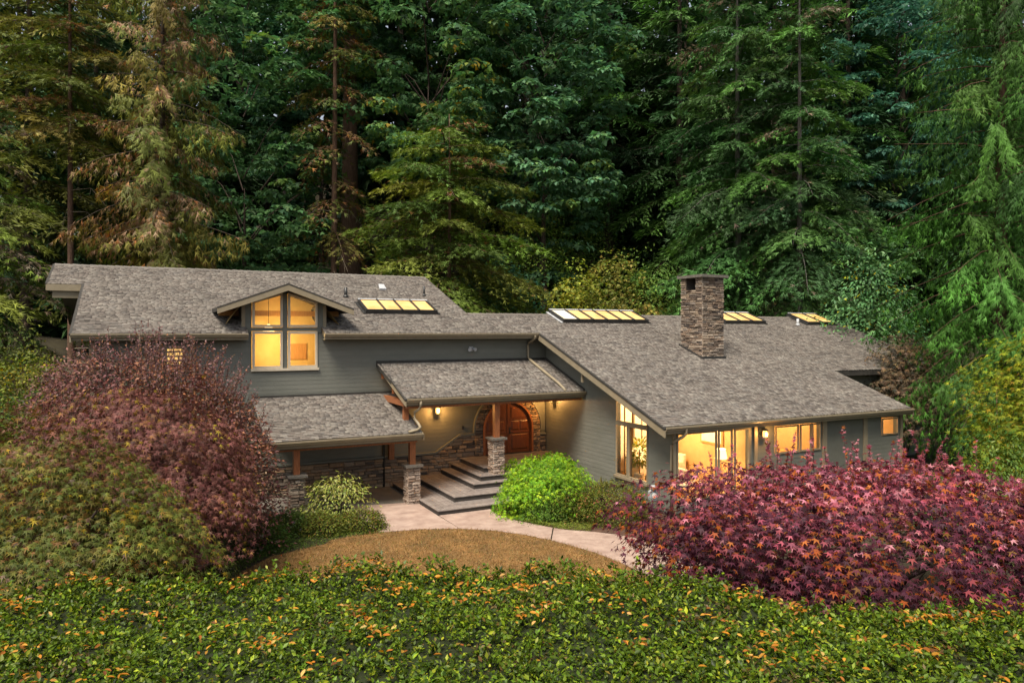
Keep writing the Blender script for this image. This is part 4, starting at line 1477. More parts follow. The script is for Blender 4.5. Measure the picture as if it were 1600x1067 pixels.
def conifer(name, label, loc, seed, H, h0, Rr, cols, r=.3, bark='bark', dens=5.0, droop=.35, hang=0.0, elev=(-.15, .45),
            kl=.42, kw=1.0, step=.26, brown=None, clear=.0, prof=.75, gap=.0, rot=None, fan=.55, dead=0, tipup=0.0, tpl=None):
    """needle tree: whorled limbs, each limb a spray of side twigs, each twig a row of needle tufts"""
    rng = np.random.default_rng(seed)
    t = plant(name, label, 'tree', loc, rng.uniform(0, 6.28) if rot is None else rot)
    nb = int((H - h0) * dens)
    P_, A_, N_, S_, C_ = [], [], [], [], []
    limbs = []
    for i in range(nb):
        q = (i + rng.random()) / nb
        if gap and rng.random() < gap * (1 - q):
            continue
        z0 = h0 + (H - h0) * q
        pr_ = (1 - q) ** prof * (.75 + .25 * min(1, q * 6))
        L = Rr * pr_ * rng.uniform(.62, 1.12) + .3
        az = i * 2.39996 + rng.uniform(-.4, .4)
        a = np.array([math.cos(az), math.sin(az), 0])
        pp = np.array([-a[1], a[0], 0])
        e = elev[0] + (elev[1] - elev[0]) * q + rng.uniform(-.08, .08)
        dr = droop * rng.uniform(.7, 1.3)
        ns = max(3, int(L / step))
        s = (np.arange(ns) + 1.0) / ns
        s = s[s > clear]
        base = np.array([0, 0, z0]) + a * (L * s)[:, None] + np.array([0, 0, 1]) * (L * (e * s - dr * s ** 2 + tipup * s ** 4))[:, None]
        if L > 1.0:
            sk = np.array([0, .3, .65, 1.0])
            pl = [(0, 0, z0)] + [tuple(np.array([0, 0, z0]) + a * L * x + np.array([0, 0, L * (e * x - dr * x * x + tipup * x ** 4)])) for x in sk[1:]]
            limbs.append((pl, .010 + .007 * L, .006))
        isb = brown is not None and rng.random() < brown[0]
        col = palette(rng, 1, cols, .3)[0]
        for sg in (-1, 1):
            l = (fan * L * (1.08 - s) ** .75 * (.25 + .75 * np.minimum(1, s * 2.5))) * rng.uniform(.75, 1.2, len(s)) + .18
            mk = max(2, int(l.max() / (kl * .42)))
            f = (np.arange(mk) + .6) / mk
            d = unit(pp * sg * .85 + a * .55 + np.array([0, 0, -.1]))[None] * (1 - hang) + np.array([0, 0, -1.0]) * hang + rng.normal(0, .10, (len(s), 3))
            d = unit(d)
            pos = base[:, None] + d[:, None] * (l[:, None, None] * f[None, :, None])
            pos[..., 2] -= (.22 * (l[:, None] * f[None]) ** 2) * (1 + hang)
            pos += rng.normal(0, .05, pos.shape)
            keep = (l[:, None] * np.ones(mk)[None] > 0) & (rng.random((len(s), mk)) < np.minimum(1, (l / l.max())[:, None] * 1.3))
            ax = d[:, None] + a[None, None] * .25 * rng.normal(.6, .8, (len(s), mk, 1)) + rng.normal(0, .34, pos.shape)
            ax[..., 2] -= .12 + .25 * hang
            nm = np.array([0, 0, 1.0]) * (1 - .75 * hang) + a * .8 * hang + a * .15 + rng.normal(0, .35, pos.shape)
            k = keep.ravel()
            n = k.sum()
            P_.append(pos.reshape(-1, 3)[k]); A_.append(ax.reshape(-1, 3)[k]); N_.append(nm.reshape(-1, 3)[k])
            S_.append(rng.uniform(.65, 1.25, n) * kl)
            cc = np.repeat(col[None], n, 0) * rng.uniform(.72, 1.3, (n, 1))
            # fresh tips are lighter than the old inner needles
            ff = np.tile(f, len(s))[k][:, None]
            cc *= .8 + .45 * ff
            if brown is not None:
                bm_ = rng.random(n) < (.75 if isb else brown[0] * .35) * (1.15 - .8 * ff[:, 0])
                cc[bm_] = palette(rng, int(bm_.sum()), brown[1], .35)
            C_.append(cc)
    P_, A_, N_, S_, C_ = map(np.concatenate, (P_, A_, N_, S_, C_))
    V0, T0 = tpl or NEEDLE
    V0 = V0.copy(); V0[:, 1] *= kw
    leaves('crown', P_, A_, N_, S_, (V0, T0), np.clip(C_, .003, .9), 'needle', t)
    trunk_mesh(t, H, r, bark, rng, limbs)
    if dead:
        for i in range(dead):
            m = MB()
            z0 = rng.uniform(2, max(3, h0 + 3))
            az = rng.uniform(0, 6.28)
            L = rng.uniform(.8, 2.8)
            a = np.array([math.cos(az), math.sin(az), 0])
            b1 = np.array([0, 0, z0]) + a * L * .5 + np.array([0, 0, .05])
            b2 = np.array([0, 0, z0]) + a * L + np.array([0, 0, -.5 * L])
            m.tube([(0, 0, z0), tuple(b1), tuple(b2)], .03, 3, .008, cap=False)
            for k in range(4):
                x = b1 + (b2 - b1) * (k / 4)
                m.tube([tuple(x), tuple(x + rng.normal(0, .25, 3) + np.array([0, 0, -.35]))], .012, 3, .004, cap=False)
            m.build('dead_branch', 'dead_twig', t)
    return t, len(P_)


def clump_leaves(rng, centers, rad, per, up=.7, flat=.5):
    n = len(centers)
    d = unit(rng.normal(size=(n, per, 3)))
    d[..., 2] = np.abs(d[..., 2]) * .9 - .15
    rr = rad[:, None, None] * rng.uniform(.45, 1, (n, per, 1)) ** .6
    pos = centers[:, None] + d * rr * np.array([1, 1, flat])
    out = unit(d * np.array([1, 1, .6]))
    return pos.reshape(-1, 3), out.reshape(-1, 3)


def broadleaf(name, label, loc, seed, H, h0, Rr, cols, r=.3, bark='bark', nclump=200, per=80, leaf=.3, tpl=None, crad=(.8, 1.5), tipcols=None, shape=1.0, mat='leaf', stems=1, inner=.35):
    rng = np.random.default_rng(seed)
    t = plant(name, label, 'tree', loc, rng.uniform(0, 6.28))
    zc, rz = (H + h0) / 2, (H - h0) / 2
    d = unit(rng.normal(size=(nclump, 3)))
    f = rng.uniform(inner, 1, nclump) ** .5 * lump(rng, d, 16, .28, .4)
    C = np.stack([d[:, 0] * Rr, d[:, 1] * Rr, d[:, 2] * rz], 1) * f[:, None]
    C[:, 2] += zc
    rad = rng.uniform(*crad, nclump)
    pos, out = clump_leaves(rng, C, rad, per)
    n = len(pos)
    cen = np.repeat(C, per, 0)
    trunkward = pos - np.array([0, 0, zc])
    axis = out * .7 + unit(trunkward) * .5 + rng.normal(0, .35, (n, 3)) + np.array([0, 0, -.35])
    nrm = np.array([0, 0, 1.0]) * .75 + out * .5 + rng.normal(0, .3, (n, 3))
    col = palette(rng, n, cols, .25)
    col *= np.repeat(rng.uniform(.75, 1.25, nclump), per)[:, None]
    if tipcols:
        hit = np.repeat(rng.random(nclump) < tipcols[0], per) & (rng.random(n) < .7)
        col[hit] = palette(rng, int(hit.sum()), tipcols[1], .25)
    leaves('crown', pos, axis, nrm, rng.uniform(.6, 1.15, n) * leaf, tpl or BIG5, np.clip(col, .003, .9), mat, t)
    limbs = []
    for i in range(min(26, nclump)):
        c = C[i] * .97
        zb = max(h0 * .4, c[2] - np.linalg.norm(c[:2]) * .9 - .5)
        limbs.append(([(0, 0, zb), (c[0] * .45, c[1] * .45, zb + (c[2] - zb) * .6), tuple(c)], r * .16, .015))
    trunk_mesh(t, H * .42, r, 'twig', rng, limbs, n=8)
    return t, n


G_HEM = [(3, (0.094, 0.144, 0.022)), (2, (0.138, 0.169, 0.027)), (1, (0.056, 0.100, 0.020))]
G_OLIVE = [(3, (0.111, 0.124, 0.026)), (2, (0.078, 0.104, 0.021)), (1, (0.163, 0.156, 0.036))]
G_FIR = [(3, (0.057, 0.132, 0.035)), (2, (0.084, 0.176, 0.038)), (1, (0.041, 0.095, 0.032))]
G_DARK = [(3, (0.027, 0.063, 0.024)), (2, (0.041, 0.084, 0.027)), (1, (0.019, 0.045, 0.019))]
G_CEDAR = [(3, (.048, .130, .018)), (2, (.068, .165, .026)), (1, (.032, .090, .015))]
G_MAPLE = [(3, (.075, .165, .062)), (2, (.098, .195, .066)), (1, (.052, .125, .055))]
G_MAPLE_Y = [(3, (0.112, 0.188, 0.045)), (2, (0.083, 0.165, 0.053)), (1, (0.165, 0.225, 0.053))]
BROWN = [(3, (0.143, 0.077, 0.033)), (2, (0.193, 0.116, 0.055)), (1, (0.220, 0.094, 0.028)), (1, (0.094, 0.061, 0.033))]
GREYBROWN = [(3, (.15, .11, .07)), (2, (.20, .16, .11)), (1, (.10, .07, .045))]

tri_count = 0
# --- the trees that stand out behind the house
conifer('hemlock', 'tall hemlock with a slender bare trunk rising past the end of the long ridge', at(-.614, 41), 1, 31, 15.0, 5.0, G_OLIVE, r=.22, bark='bark_red', dens=3.0, droop=.30, step=.19, fan=.62, brown=(.14, BROWN), dead=12, kl=.40)
conifer('fir_tree', 'broad low fir with drooping olive sprays at the picture edge beside the roof', at(-.735, 31), 2, 17.5, 2.0, 4.6, G_HEM, r=.2, dens=4.4, droop=.45, step=.19, fan=.6, hang=.15, brown=(.10, GREYBROWN), kl=.36)
conifer('weeping_spruce', 'browning spruce with long hanging twigs behind the left wing roof', at(-.487, 37.5), 3, 30, 5.5, 4.6, [(3, (.15, .155, .03)), (2, (.11, .125, .025)), (1, (.20, .17, .04))], r=.24, dens=3.4, step=.17, droop=.46, hang=.62, brown=(.42, [(3, (.23, .14, .07)), (2, (.28, .19, .11)), (1, (.30, .14, .045))]), prof=.42, kl=.42, fan=.42, tipup=.1, dead=18)
conifer('sparse_fir', 'thin sparse fir with browned twigs on a straight reddish trunk', at(-.25, 46), 4, 35, 8.0, 3.3, G_OLIVE, r=.24, bark='bark_red', dens=2.6, droop=.5, hang=.2, brown=(.5, BROWN), prof=.35, kl=.40, gap=.35, dead=14)
conifer('old_fir', 'thick furrowed fir trunk behind the thin reddish trunk', at(-.226, 52), 5, 40, 24, 6, G_DARK, r=.72, bark='bark_red', dens=3.0, kl=.55)
conifer('young_hemlock', 'bushy yellow-green hemlock behind the corner of the two roofs', at(-.094, 42), 6, 17.5, 2.0, 7.6, G_HEM, r=.22, bark='bark_red', dens=4.2, droop=.34, step=.2, fan=.62, elev=(-.10, .25), brown=(.10, BROWN), prof=.42, kl=.40, tipup=.05, gap=.1)
conifer('spruce', 'full green spruce behind the stone chimney', at(.318, 47), 7, 33, 1.0, 6.6, G_FIR, r=.30, bark='bark_grey', dens=3.3, droop=.46, step=.2, fan=.62, hang=.18, brown=(.07, GREYBROWN), prof=.45, kl=.44, dead=10)
conifer('spruce', 'green spruce with a bare pale grey trunk uphill of the chimney', at(.402, 44), 8, 31, 6.0, 5.0, G_FIR, r=.24, bark='bark_grey', dens=3.0, droop=.46, step=.19, fan=.6, hang=.12, brown=(.10, GREYBROWN), prof=.4, kl=.42, gap=.25, dead=22)
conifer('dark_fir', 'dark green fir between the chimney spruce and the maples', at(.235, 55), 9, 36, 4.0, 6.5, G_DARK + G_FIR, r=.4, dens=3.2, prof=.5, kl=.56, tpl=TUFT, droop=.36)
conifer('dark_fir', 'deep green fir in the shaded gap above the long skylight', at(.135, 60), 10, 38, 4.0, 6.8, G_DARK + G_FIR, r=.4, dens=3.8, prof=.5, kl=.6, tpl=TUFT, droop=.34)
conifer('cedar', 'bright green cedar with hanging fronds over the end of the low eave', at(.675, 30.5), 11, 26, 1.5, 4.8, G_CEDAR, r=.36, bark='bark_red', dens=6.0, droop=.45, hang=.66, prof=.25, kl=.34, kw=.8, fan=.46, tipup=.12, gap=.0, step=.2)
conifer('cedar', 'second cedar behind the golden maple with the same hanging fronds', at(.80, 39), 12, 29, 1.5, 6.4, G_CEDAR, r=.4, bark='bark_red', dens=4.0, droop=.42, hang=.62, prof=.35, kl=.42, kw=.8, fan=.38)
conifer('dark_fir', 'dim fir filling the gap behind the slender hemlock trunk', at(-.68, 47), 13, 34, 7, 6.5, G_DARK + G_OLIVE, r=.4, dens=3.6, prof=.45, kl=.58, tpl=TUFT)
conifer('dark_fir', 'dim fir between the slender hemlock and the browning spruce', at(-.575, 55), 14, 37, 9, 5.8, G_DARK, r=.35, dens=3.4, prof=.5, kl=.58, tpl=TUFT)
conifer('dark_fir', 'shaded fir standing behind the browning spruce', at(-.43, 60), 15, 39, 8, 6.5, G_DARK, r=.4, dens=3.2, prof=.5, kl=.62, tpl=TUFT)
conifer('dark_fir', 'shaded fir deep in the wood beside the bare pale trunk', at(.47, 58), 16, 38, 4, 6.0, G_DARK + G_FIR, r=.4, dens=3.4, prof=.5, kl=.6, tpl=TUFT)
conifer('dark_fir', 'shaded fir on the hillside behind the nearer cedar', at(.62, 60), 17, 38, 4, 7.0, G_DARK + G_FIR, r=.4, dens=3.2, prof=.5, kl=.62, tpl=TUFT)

broadleaf('maple', 'bluish green maple between the browning spruce and the thin fir', at(-.375, 47), 21, 31, 3.0, 4.8, G_MAPLE, r=.3, nclump=230, per=62, leaf=.37, tipcols=(.12, G_MAPLE_Y))
broadleaf('maple', 'large maple with yellowing tips above the young hemlock', at(-.115, 50), 22, 34, 7.0, 6.8, G_MAPLE, r=.4, nclump=330, per=62, leaf=.38, tipcols=(.22, G_MAPLE_Y + [(1, (.26, .20, .03))]))
broadleaf('maple', 'blue-green maple reaching down toward the long skylight', at(.045, 49), 23, 31, 5.5, 5.6, [(3, (.085, .19, .10)), (2, (.105, .21, .105))] + G_MAPLE, r=.35, nclump=270, per=62, leaf=.37, tipcols=(.06, G_MAPLE_Y))
broadleaf('maple', 'teal maple in the dark opening uphill of the rhododendron', at(.535, 56), 24, 30, 11.0, 6.0, [(3, (.05, .135, .09)), (2, (.07, .165, .10))], r=.3, nclump=190, per=60, leaf=.38)
broadleaf('vine_maple', 'low leafy maple on the slope below the teal maple', at(.47, 50), 28, 12.5, 5.0, 3.2, G_MAPLE + G_FIR, r=.12, nclump=90, per=50, leaf=.3)
broadleaf('maple', 'deep green maple shaded behind the thick fir trunk', at(-.265, 58), 25, 34, 4, 6.0, [(3, (.03, .08, .04)), (1, (.045, .1, .04))], r=.3, nclump=200, per=56, leaf=.42)


# --- far wood closing the view
def far_forest():
    rng = np.random.default_rng(99)
    P_, A_, N_, S_, C_ = [], [], [], [], []
    m = MB()
    for i in range(60):
        d = rng.uniform(66, 92)
        b = -.86 + 1.72 * ((i + rng.uniform(-.3, .3)) / 59)
        if i % 3 == 0:
            d = rng.uniform(60, 70)
        u, v = place(b, d)
        g = float(ground_z(u, v))
        H = rng.uniform(32, 42)
        if -.36 < b < -.26 or .13 < b < .20:
            H *= .7
        Rr = rng.uniform(4.5, 6.5)
        nb = int(H * 2.3)
        m.tube([(u, v, g - .3), (u, v, g + H)], .4, 5, .05, cap=False)
        for k in range(nb):
            q = (k + rng.random()) / nb
            L = Rr * (1 - q) ** .6 * rng.uniform(.6, 1.1) + .4
            az = k * 2.4 + rng.uniform(-.4, .4)
            a = np.array([math.cos(az), math.sin(az), 0])
            ns = max(4, int(L * 5))
            s = rng.random(ns) ** .7
            pos = np.array([u, v, g + 1.5 + (H - 1.5) * q]) + a * (L * s)[:, None]
            pos[:, 2] += L * (.1 * s - .4 * s * s)
            pos += rng.normal(0, .28, pos.shape) * np.array([1, 1, .35])
            P_.append(pos)
            A_.append(a + rng.normal(0, .6, pos.shape) + np.array([0, 0, -.4]))
            N_.append(np.array([0, 0, 1.0]) + rng.normal(0, .4, pos.shape))
            S_.append(rng.uniform(.9, 1.8, ns))
            C_.append(palette(rng, ns, G_DARK + [(2, (.045, .085, .03))], .35))
    P_, A_, N_, S_, C_ = map(np.concatenate, (P_, A_, N_, S_, C_))
    o = leaves('far_forest', P_, A_, N_, S_, OVAL, C_, 'needle')
    tag(o, 'dark distant conifer wood closing the view behind the nearer trees', 'forest', kind='stuff')
    t = m.build('far_trunks', 'bark', o, True)
    tag(t, kind='stuff')


far_forest()


# --- shrubs and garden trees
def dome(name, label, cat, loc, seed, rx, ry, z0, z1, n, cols, leaf, tpl, mat='leaf', zmin=-.35, amp=.16, k=22, depth=.3, stems=5, stem_r=.05, out=.6, hang=.5, jit=.35, shoots=None, rot=-YAW,
         zones=None, layers=0, width=.35, group=None, twig='twig', per=None, clump=None):
    """rounded shrub: leaves through the outer third of a lumpy dome, stems from the ground"""
    rng = np.random.default_rng(seed)
    t = plant(name, label, cat, loc, rot, group)
    per = per or 26
    mc = max(24, n // per)
    cd = unit(rng.normal(size=(int(mc * 2.2), 3)))
    cd = cd[cd[:, 2] > zmin][:mc]
    mc = len(cd)
    zc = z0 + (z1 - z0) * (-zmin) / (1 - zmin)
    rz = z1 - zc
    sc = np.array([rx, ry, rz])
    cf = lump(rng, cd, k, amp, width) * lump(rng, cd, k * 4, amp * .5, width * .45) * (1 - depth * rng.random(mc) ** 1.6)
    cn = unit(cd / sc)
    clr = leaf * (clump or 2.6)
    off = rng.normal(0, 1, (mc, per, 3)) * clr * rng.uniform(.7, 1.3, (mc, 1, 1))
    flat_n = unit(cn * .6 + np.array([0, 0, .6]))
    off -= .78 * flat_n[:, None] * (off * flat_n[:, None]).sum(-1, keepdims=True)
    off[..., 2] -= .28 * (off[..., :2] ** 2).sum(-1) / clr
    pos = ((cd * sc * cf[:, None])[:, None] + off).reshape(-1, 3)
    d = unit((np.repeat(cd, per, 0) * sc + off.reshape(-1, 3)) / sc)
    n = len(pos)
    pos[:, 2] += zc
    if layers:
        ph = rng.uniform(0, 6.28, 3)
        wob = .75 * np.sin(pos[:, 0] * 2.1 / rx * 2 + ph[0]) + .6 * np.sin(pos[:, 1] * 2.6 / ry * 2 + ph[1]) + .45 * np.sin(np.arctan2(pos[:, 1], pos[:, 0]) * 7 + ph[2])
        lay_h = (z1 - z0) / layers
        q = (pos[:, 2] / lay_h + wob)
        fr = q - np.floor(q)
        pos[:, 2] += (.5 - fr) * lay_h * .45
        pos[:, :2] *= (1 + .10 * (fr - .5))[:, None]
    pos += rng.normal(0, leaf * .3, pos.shape)
    pos[:, 2] = np.maximum(pos[:, 2], z0 * .8 + .03)
    o_ = unit(d * np.array([1 / rx, 1 / ry, 1 / rz]))
    ax = o_ * np.array([1, 1, .2]) + np.array([0, 0, -hang]) + rng.normal(0, jit, (n, 3))
    nm = o_ * out + np.array([0, 0, .7]) + rng.normal(0, jit * .8, (n, 3))
    col = palette(rng, n, cols, .28)
    pick_c = palette(rng, mc, cols, .25)
    same = rng.random(n) < .5
    col[same] = (np.repeat(pick_c, per, 0) * rng.uniform(.8, 1.2, (n, 1)))[same]
    if zones:
        for frac, zc_, wid, zcols in zones:
            cdir = unit(np.array(zc_, float))
            hit = (d @ cdir > 1 - wid) & (rng.random(n) < frac)
            col[hit] = palette(rng, int(hit.sum()), zcols, .28)
    # every spray has its own tone
    col *= np.repeat(rng.uniform(.72, 1.32, mc), per)[:, None]
    sz = rng.uniform(.65, 1.15, n) * leaf
    m = MB()
    for i in range(stems):
        a = 6.283 * (i + rng.random() * .5) / stems
        e = d[rng.integers(n)] if False else np.array([math.cos(a), math.sin(a), rng.uniform(.15, .8)])
        e = e / np.linalg.norm(e)
        tip = e * np.array([rx, ry, rz]) * .8 + np.array([0, 0, zc])
        mid = np.array([tip[0] * .4, tip[1] * .4, tip[2] * .55])
        m.tube([(tip[0] * .04, tip[1] * .04, -.1), tuple(mid), tuple(tip)], stem_r, 5, stem_r * .25, cap=False)
        for j in range(4):
            w = mid + (tip - mid) * rng.random()
            q = w + rng.normal(0, .3, 3) * np.array([rx, ry, rz]) * .5
            q[2] = max(q[2], z0 * .8 + .05)
            m.tube([tuple(w), tuple((w + q) / 2 + rng.normal(0, .05, 3)), tuple(q)], stem_r * .4, 4, stem_r * .1, cap=False)
    if shoots:
        ns, l0, l1, lf, scol, zlim, spread = shoots
        sd = unit(rng.normal(size=(ns * 6, 3)))
        sd = sd[sd[:, 2] > zlim][:ns]
        sb = sd * np.array([rx, ry, rz]) * (lump(np.random.default_rng(seed), sd, 3, 0.0) * .93)[:, None]
        sb[:, 2] += zc
        ln = rng.uniform(l0, l1, len(sd))
        dv = unit(sd * np.array([1, 1, .2]) * spread + np.array([0, 0, 1.0]) + rng.normal(0, .18, sd.shape))
        for b_, v_, l_ in zip(sb, dv, ln):
            m.tube([tuple(b_ - v_ * .2), tuple(b_ + v_ * l_ * .5), tuple(b_ + v_ * l_ + np.array([0, 0, -.04 * l_]))], .008, 3, .004, cap=False)
        kk = max(5, int(ln.mean() / (lf * .3)))
        ff = (np.arange(kk) + .5) / kk
        p2 = sb[:, None] + dv[:, None] * (ln[:, None, None] * ff[None, :, None]) + rng.normal(0, lf * .12, (len(sd), kk, 3))
        a2 = unit(rng.normal(size=(len(sd), kk, 3))) * .8 + dv[:, None] * .5
        n2 = np.array([0, 0, 1.0]) + rng.normal(0, .45, a2.shape)
        p2, a2, n2 = p2.reshape(-1, 3), a2.reshape(-1, 3), n2.reshape(-1, 3)
        pos, ax, nm = np.concatenate([pos, p2]), np.concatenate([ax, a2]), np.concatenate([nm, n2])
        sz = np.concatenate([sz, rng.uniform(.5, 1.0, len(p2)) * lf])
        col = np.concatenate([col, palette(rng, len(p2), scol, .3)])
    m.build('stem', twig, t, True)
    leaves('foliage', pos, ax, nm, sz, tpl, np.clip(col, .003, .9), mat, t)
    return t


RED = [(4, (.070, .018, .032)), (3, (.120, .028, .042)), (3, (.042, .013, .022)), (1.3, (.26, .065, .012)), (1.2, (.22, .042, .050)), (.4, (.15, .065, .012))]
PINK = [(3, (.31, .075, .105)), (2, (.42, .165, .195)), (2, (.25, .050, .060)), (1, (.36, .11, .025)), (1, (.15, .04, .06))]
dome('japanese_maple', 'wide purple-red maple mound with star leaves before the lit front windows', 'tree', (*place(.50, 15.0), 0), 101, 4.65, 2.6, .75, 3.30, 26000, RED, .117, MAPLE7, amp=.26, k=24, clump=2.1, stems=9, stem_r=.10,
     hang=.55, layers=0, shoots=(90, .25, .85, .10, PINK, .4, .2), zones=[(.55, (0, .15, 1), .38, PINK), (.2, (0, -.2, 1), .62, PINK)], zmin=-.45, depth=.38)  # pink zones paint the top-lit highlights of the mound into leaf colour
GREENM = [(4, (0.075, 0.095, 0.016)), (3, (0.112, 0.124, 0.022)), (2, (0.153, 0.137, 0.026)), (1, (0.182, 0.095, 0.025)), (1, (0.158, 0.099, 0.067)), (.5, (0.298, 0.207, 0.016))]
dome('green_maple', 'olive green maple mound with fine-cut leaves at the picture edge', 'tree', (*place(-.675, 13.6), 0), 102, 3.45, 2.2, .55, 4.15, 31000, GREENM, .108, LACE5, amp=.34, k=20, depth=.5, clump=2.0, stems=6, stem_r=.09, hang=.6, 
     zones=[(.5, (-.1, .3, 1), .3, [(2, (.17, .08, .05)), (1, (.16, .12, .03))])], zmin=-.5)
REDM = [(4, (0.149, 0.057, 0.049)), (3, (0.204, 0.087, 0.071)), (2, (0.098, 0.048, 0.036)), (1, (0.230, 0.110, 0.045)), (.4, (0.289, 0.202, 0.026))]
dome('laceleaf_maple', 'dusky red laceleaf maple mound behind the olive maple', 'tree', (*place(-.515, 16.8), 0), 103, 2.45, 2.2, 1.35, 4.5, 26000, REDM, .112, LACE5, amp=.3, k=18, depth=.5, clump=2.0, stems=6, stem_r=.09, hang=.8, zmin=-.4)
PLUM = [(4, (0.147, 0.067, 0.062)), (3, (0.200, 0.098, 0.086)), (2, (0.083, 0.067, 0.045)), (1, (0.254, 0.117, 0.066)), (1, (0.074, 0.076, 0.052))]
PLUMTOP = [(3, (.20, .115, .11)), (2, (.16, .08, .075)), (1, (.25, .12, .06))]
dome('plum_shrub', 'tall twiggy plum-leaved shrub in front of the dormer wing', 'shrub', (*place(-.505, 19.6), 0), 104, 3.15, 2.1, .3, 5.55, 40000, PLUM, .115, OVAL, amp=.15, k=24, stems=12, stem_r=.05, hang=.1, jit=.6,
     shoots=(620, .35, 1.0, .10, PLUMTOP, .05, .55), zones=[(.4, (.6, -.3, .6), .3, [(2, (.30, .13, .07)), (1, (.22, .09, .05))])], zmin=-.6)
dome('dark_shrub', 'dark clipped evergreen shrub beneath the laceleaf maple', 'shrub', (*place(-.437, 15.9), 0), 105, .62, .6, .0, 1.75, 5200, [(3, (.022, .030, .012)), (1, (.045, .035, .02))], .075, OVAL, zmin=-.8, amp=.1, stems=4, stem_r=.03)

LIME = [(4, (.185, .340, .012)), (3, (.120, .265, .014)), (2, (.270, .400, .018)), (1, (.070, .170, .012))]
dome('lime_maple', 'bright lime-green laceleaf maple beside the entry steps', 'shrub', (11.80, 20.5, 0), 106, 1.40, 1.15, .1, 2.0, 12500, LIME, .105, LACE5, amp=.42, k=12, clump=1.9, depth=.5, stems=5, stem_r=.05, hang=.9, zmin=-.75)
AZ = [(4, (.105, .130, .018)), (3, (.145, .155, .022)), (2, (.070, .100, .018)), (1, (.17, .11, .025)), (.4, (.19, .07, .03))]
dome('azalea', 'rounded olive azalea under the tall corner window', 'shrub', (12.95, 18.75, 0), 107, 1.05, .85, .08, 1.30, 9000, AZ, .075, OVAL, mat='leaf', zmin=-.75, amp=.2, stems=6, stem_r=.03, hang=0, jit=.6, shoots=(40, .1, .25, .06, AZ, .2, .5))
dome('azalea', 'smaller dark azalea tucked between lime maple and olive azalea', 'shrub', (12.05, 19.55, 0), 108, .72, .62, .05, 1.12, 4200, AZ + [(4, (.06, .10, .018))], .075, OVAL, zmin=-.75, amp=.2, stems=5, stem_r=.03, hang=0, jit=.6)
dome('round_shrub', 'low green shrub at the foot of the lime maple', 'shrub', (11.25, 19.75, 0), 109, .6, .5, .02, .78, 3200, [(3, (.06, .12, .016)), (2, (.10, .16, .02))], .075, OVAL, zmin=-.75, amp=.2, stems=4, stem_r=.02, jit=.6)
RHO = [(3, (.25, .27, .05)), (2, (.33, .33, .10)), (2, (.14, .19, .04)), (1, (.40, .38, .17))]
dome('rhododendron', 'open-branched pale yellow-green rhododendron by the covered walk', 'shrub', (5.55, 23.35, 0), 110, .80, .62, .42, 1.36, 1500, RHO, .125, LAUREL, mat='glossy_leaf', zmin=-.35, amp=.3, k=14, stems=7, stem_r=.028, hang=.5, width=.3)
for (u, v, rx, z1, n, cl, lb, sd) in ((5.78, 21.42, .66, .58, 3600, AZ, 'low yellow-olive shrub at the point of the bed by the path', 111),
                                      (4.68, 21.55, .62, .62, 3400, AZ, 'low olive shrub second from the path', 112),
                                      (3.62, 21.9, .58, .70, 3000, [(3, (.06, .105, .018)), (1, (.10, .13, .02))], 'dark green mound shrub nearest the fern', 113),
                                      (2.75, 20.75, .75, .82, 3600, [(3, (.05, .10, .016)), (1, (.08, .13, .02))], 'green shrub at the shaded end of the bed', 114)):
    dome('bed_shrub', lb, 'shrub', (u, v, 0), sd, rx, rx * .8, .02, z1, n, cl, .07, OVAL, zmin=-.7, amp=.22, stems=5, stem_r=.02, hang=0, jit=.6, shoots=(26, .05, .18, .05, cl, .2, .6), group='low shrubs in the bed before the covered walk')


def fern(label, loc, seed, L, nf, cols, group=None):
    rng = np.random.default_rng(seed)
    t = plant('fern', label, 'fern', loc, rng.uniform(0, 6))
    P_, A_, N_, S_ = [], [], [], []
    m = MB()
    for i in range(nf):
        az = 6.283 * i / nf + rng.uniform(-.25, .25)
        a = np.array([math.cos(az), math.sin(az), 0])
        pp = np.array([-a[1], a[0], 0])
        l = L * rng.uniform(.75, 1.1)
        s = np.linspace(.12, 1, 22)
        rise = rng.uniform(.6, 1.0)
        pt = a * (l * s * .85)[:, None] + np.array([0, 0, 1]) * (l * (rise * s - .75 * rise * s ** 2))[:, None]
        m.tube([tuple(p) for p in np.concatenate([[[0, 0, 0]], pt[::5]])], .008, 3, .003, cap=False)
        for sg in (-1, 1):
            P_.append(pt)
            A_.append(pp * sg + a * .35 + rng.normal(0, .08, pt.shape) + np.array([0, 0, -.15]))
            N_.append(np.tile(np.array([0, 0, 1.0]), (len(pt), 1)) + rng.normal(0, .12, pt.shape))
            S_.append(l * .24 * np.sin(np.pi * np.clip(s * .9 + .12, 0, 1)) + .03)
    m.build('stem', 'twig', t)
    P_, A_, N_, S_ = map(np.concatenate, (P_, A_, N_, S_))
    leaves('frond', P_, A_, N_, S_, (KITE[0] * np.array([1, .62, 1]), KITE[1]), palette(rng, len(P_), cols, .25), 'leaf', t)


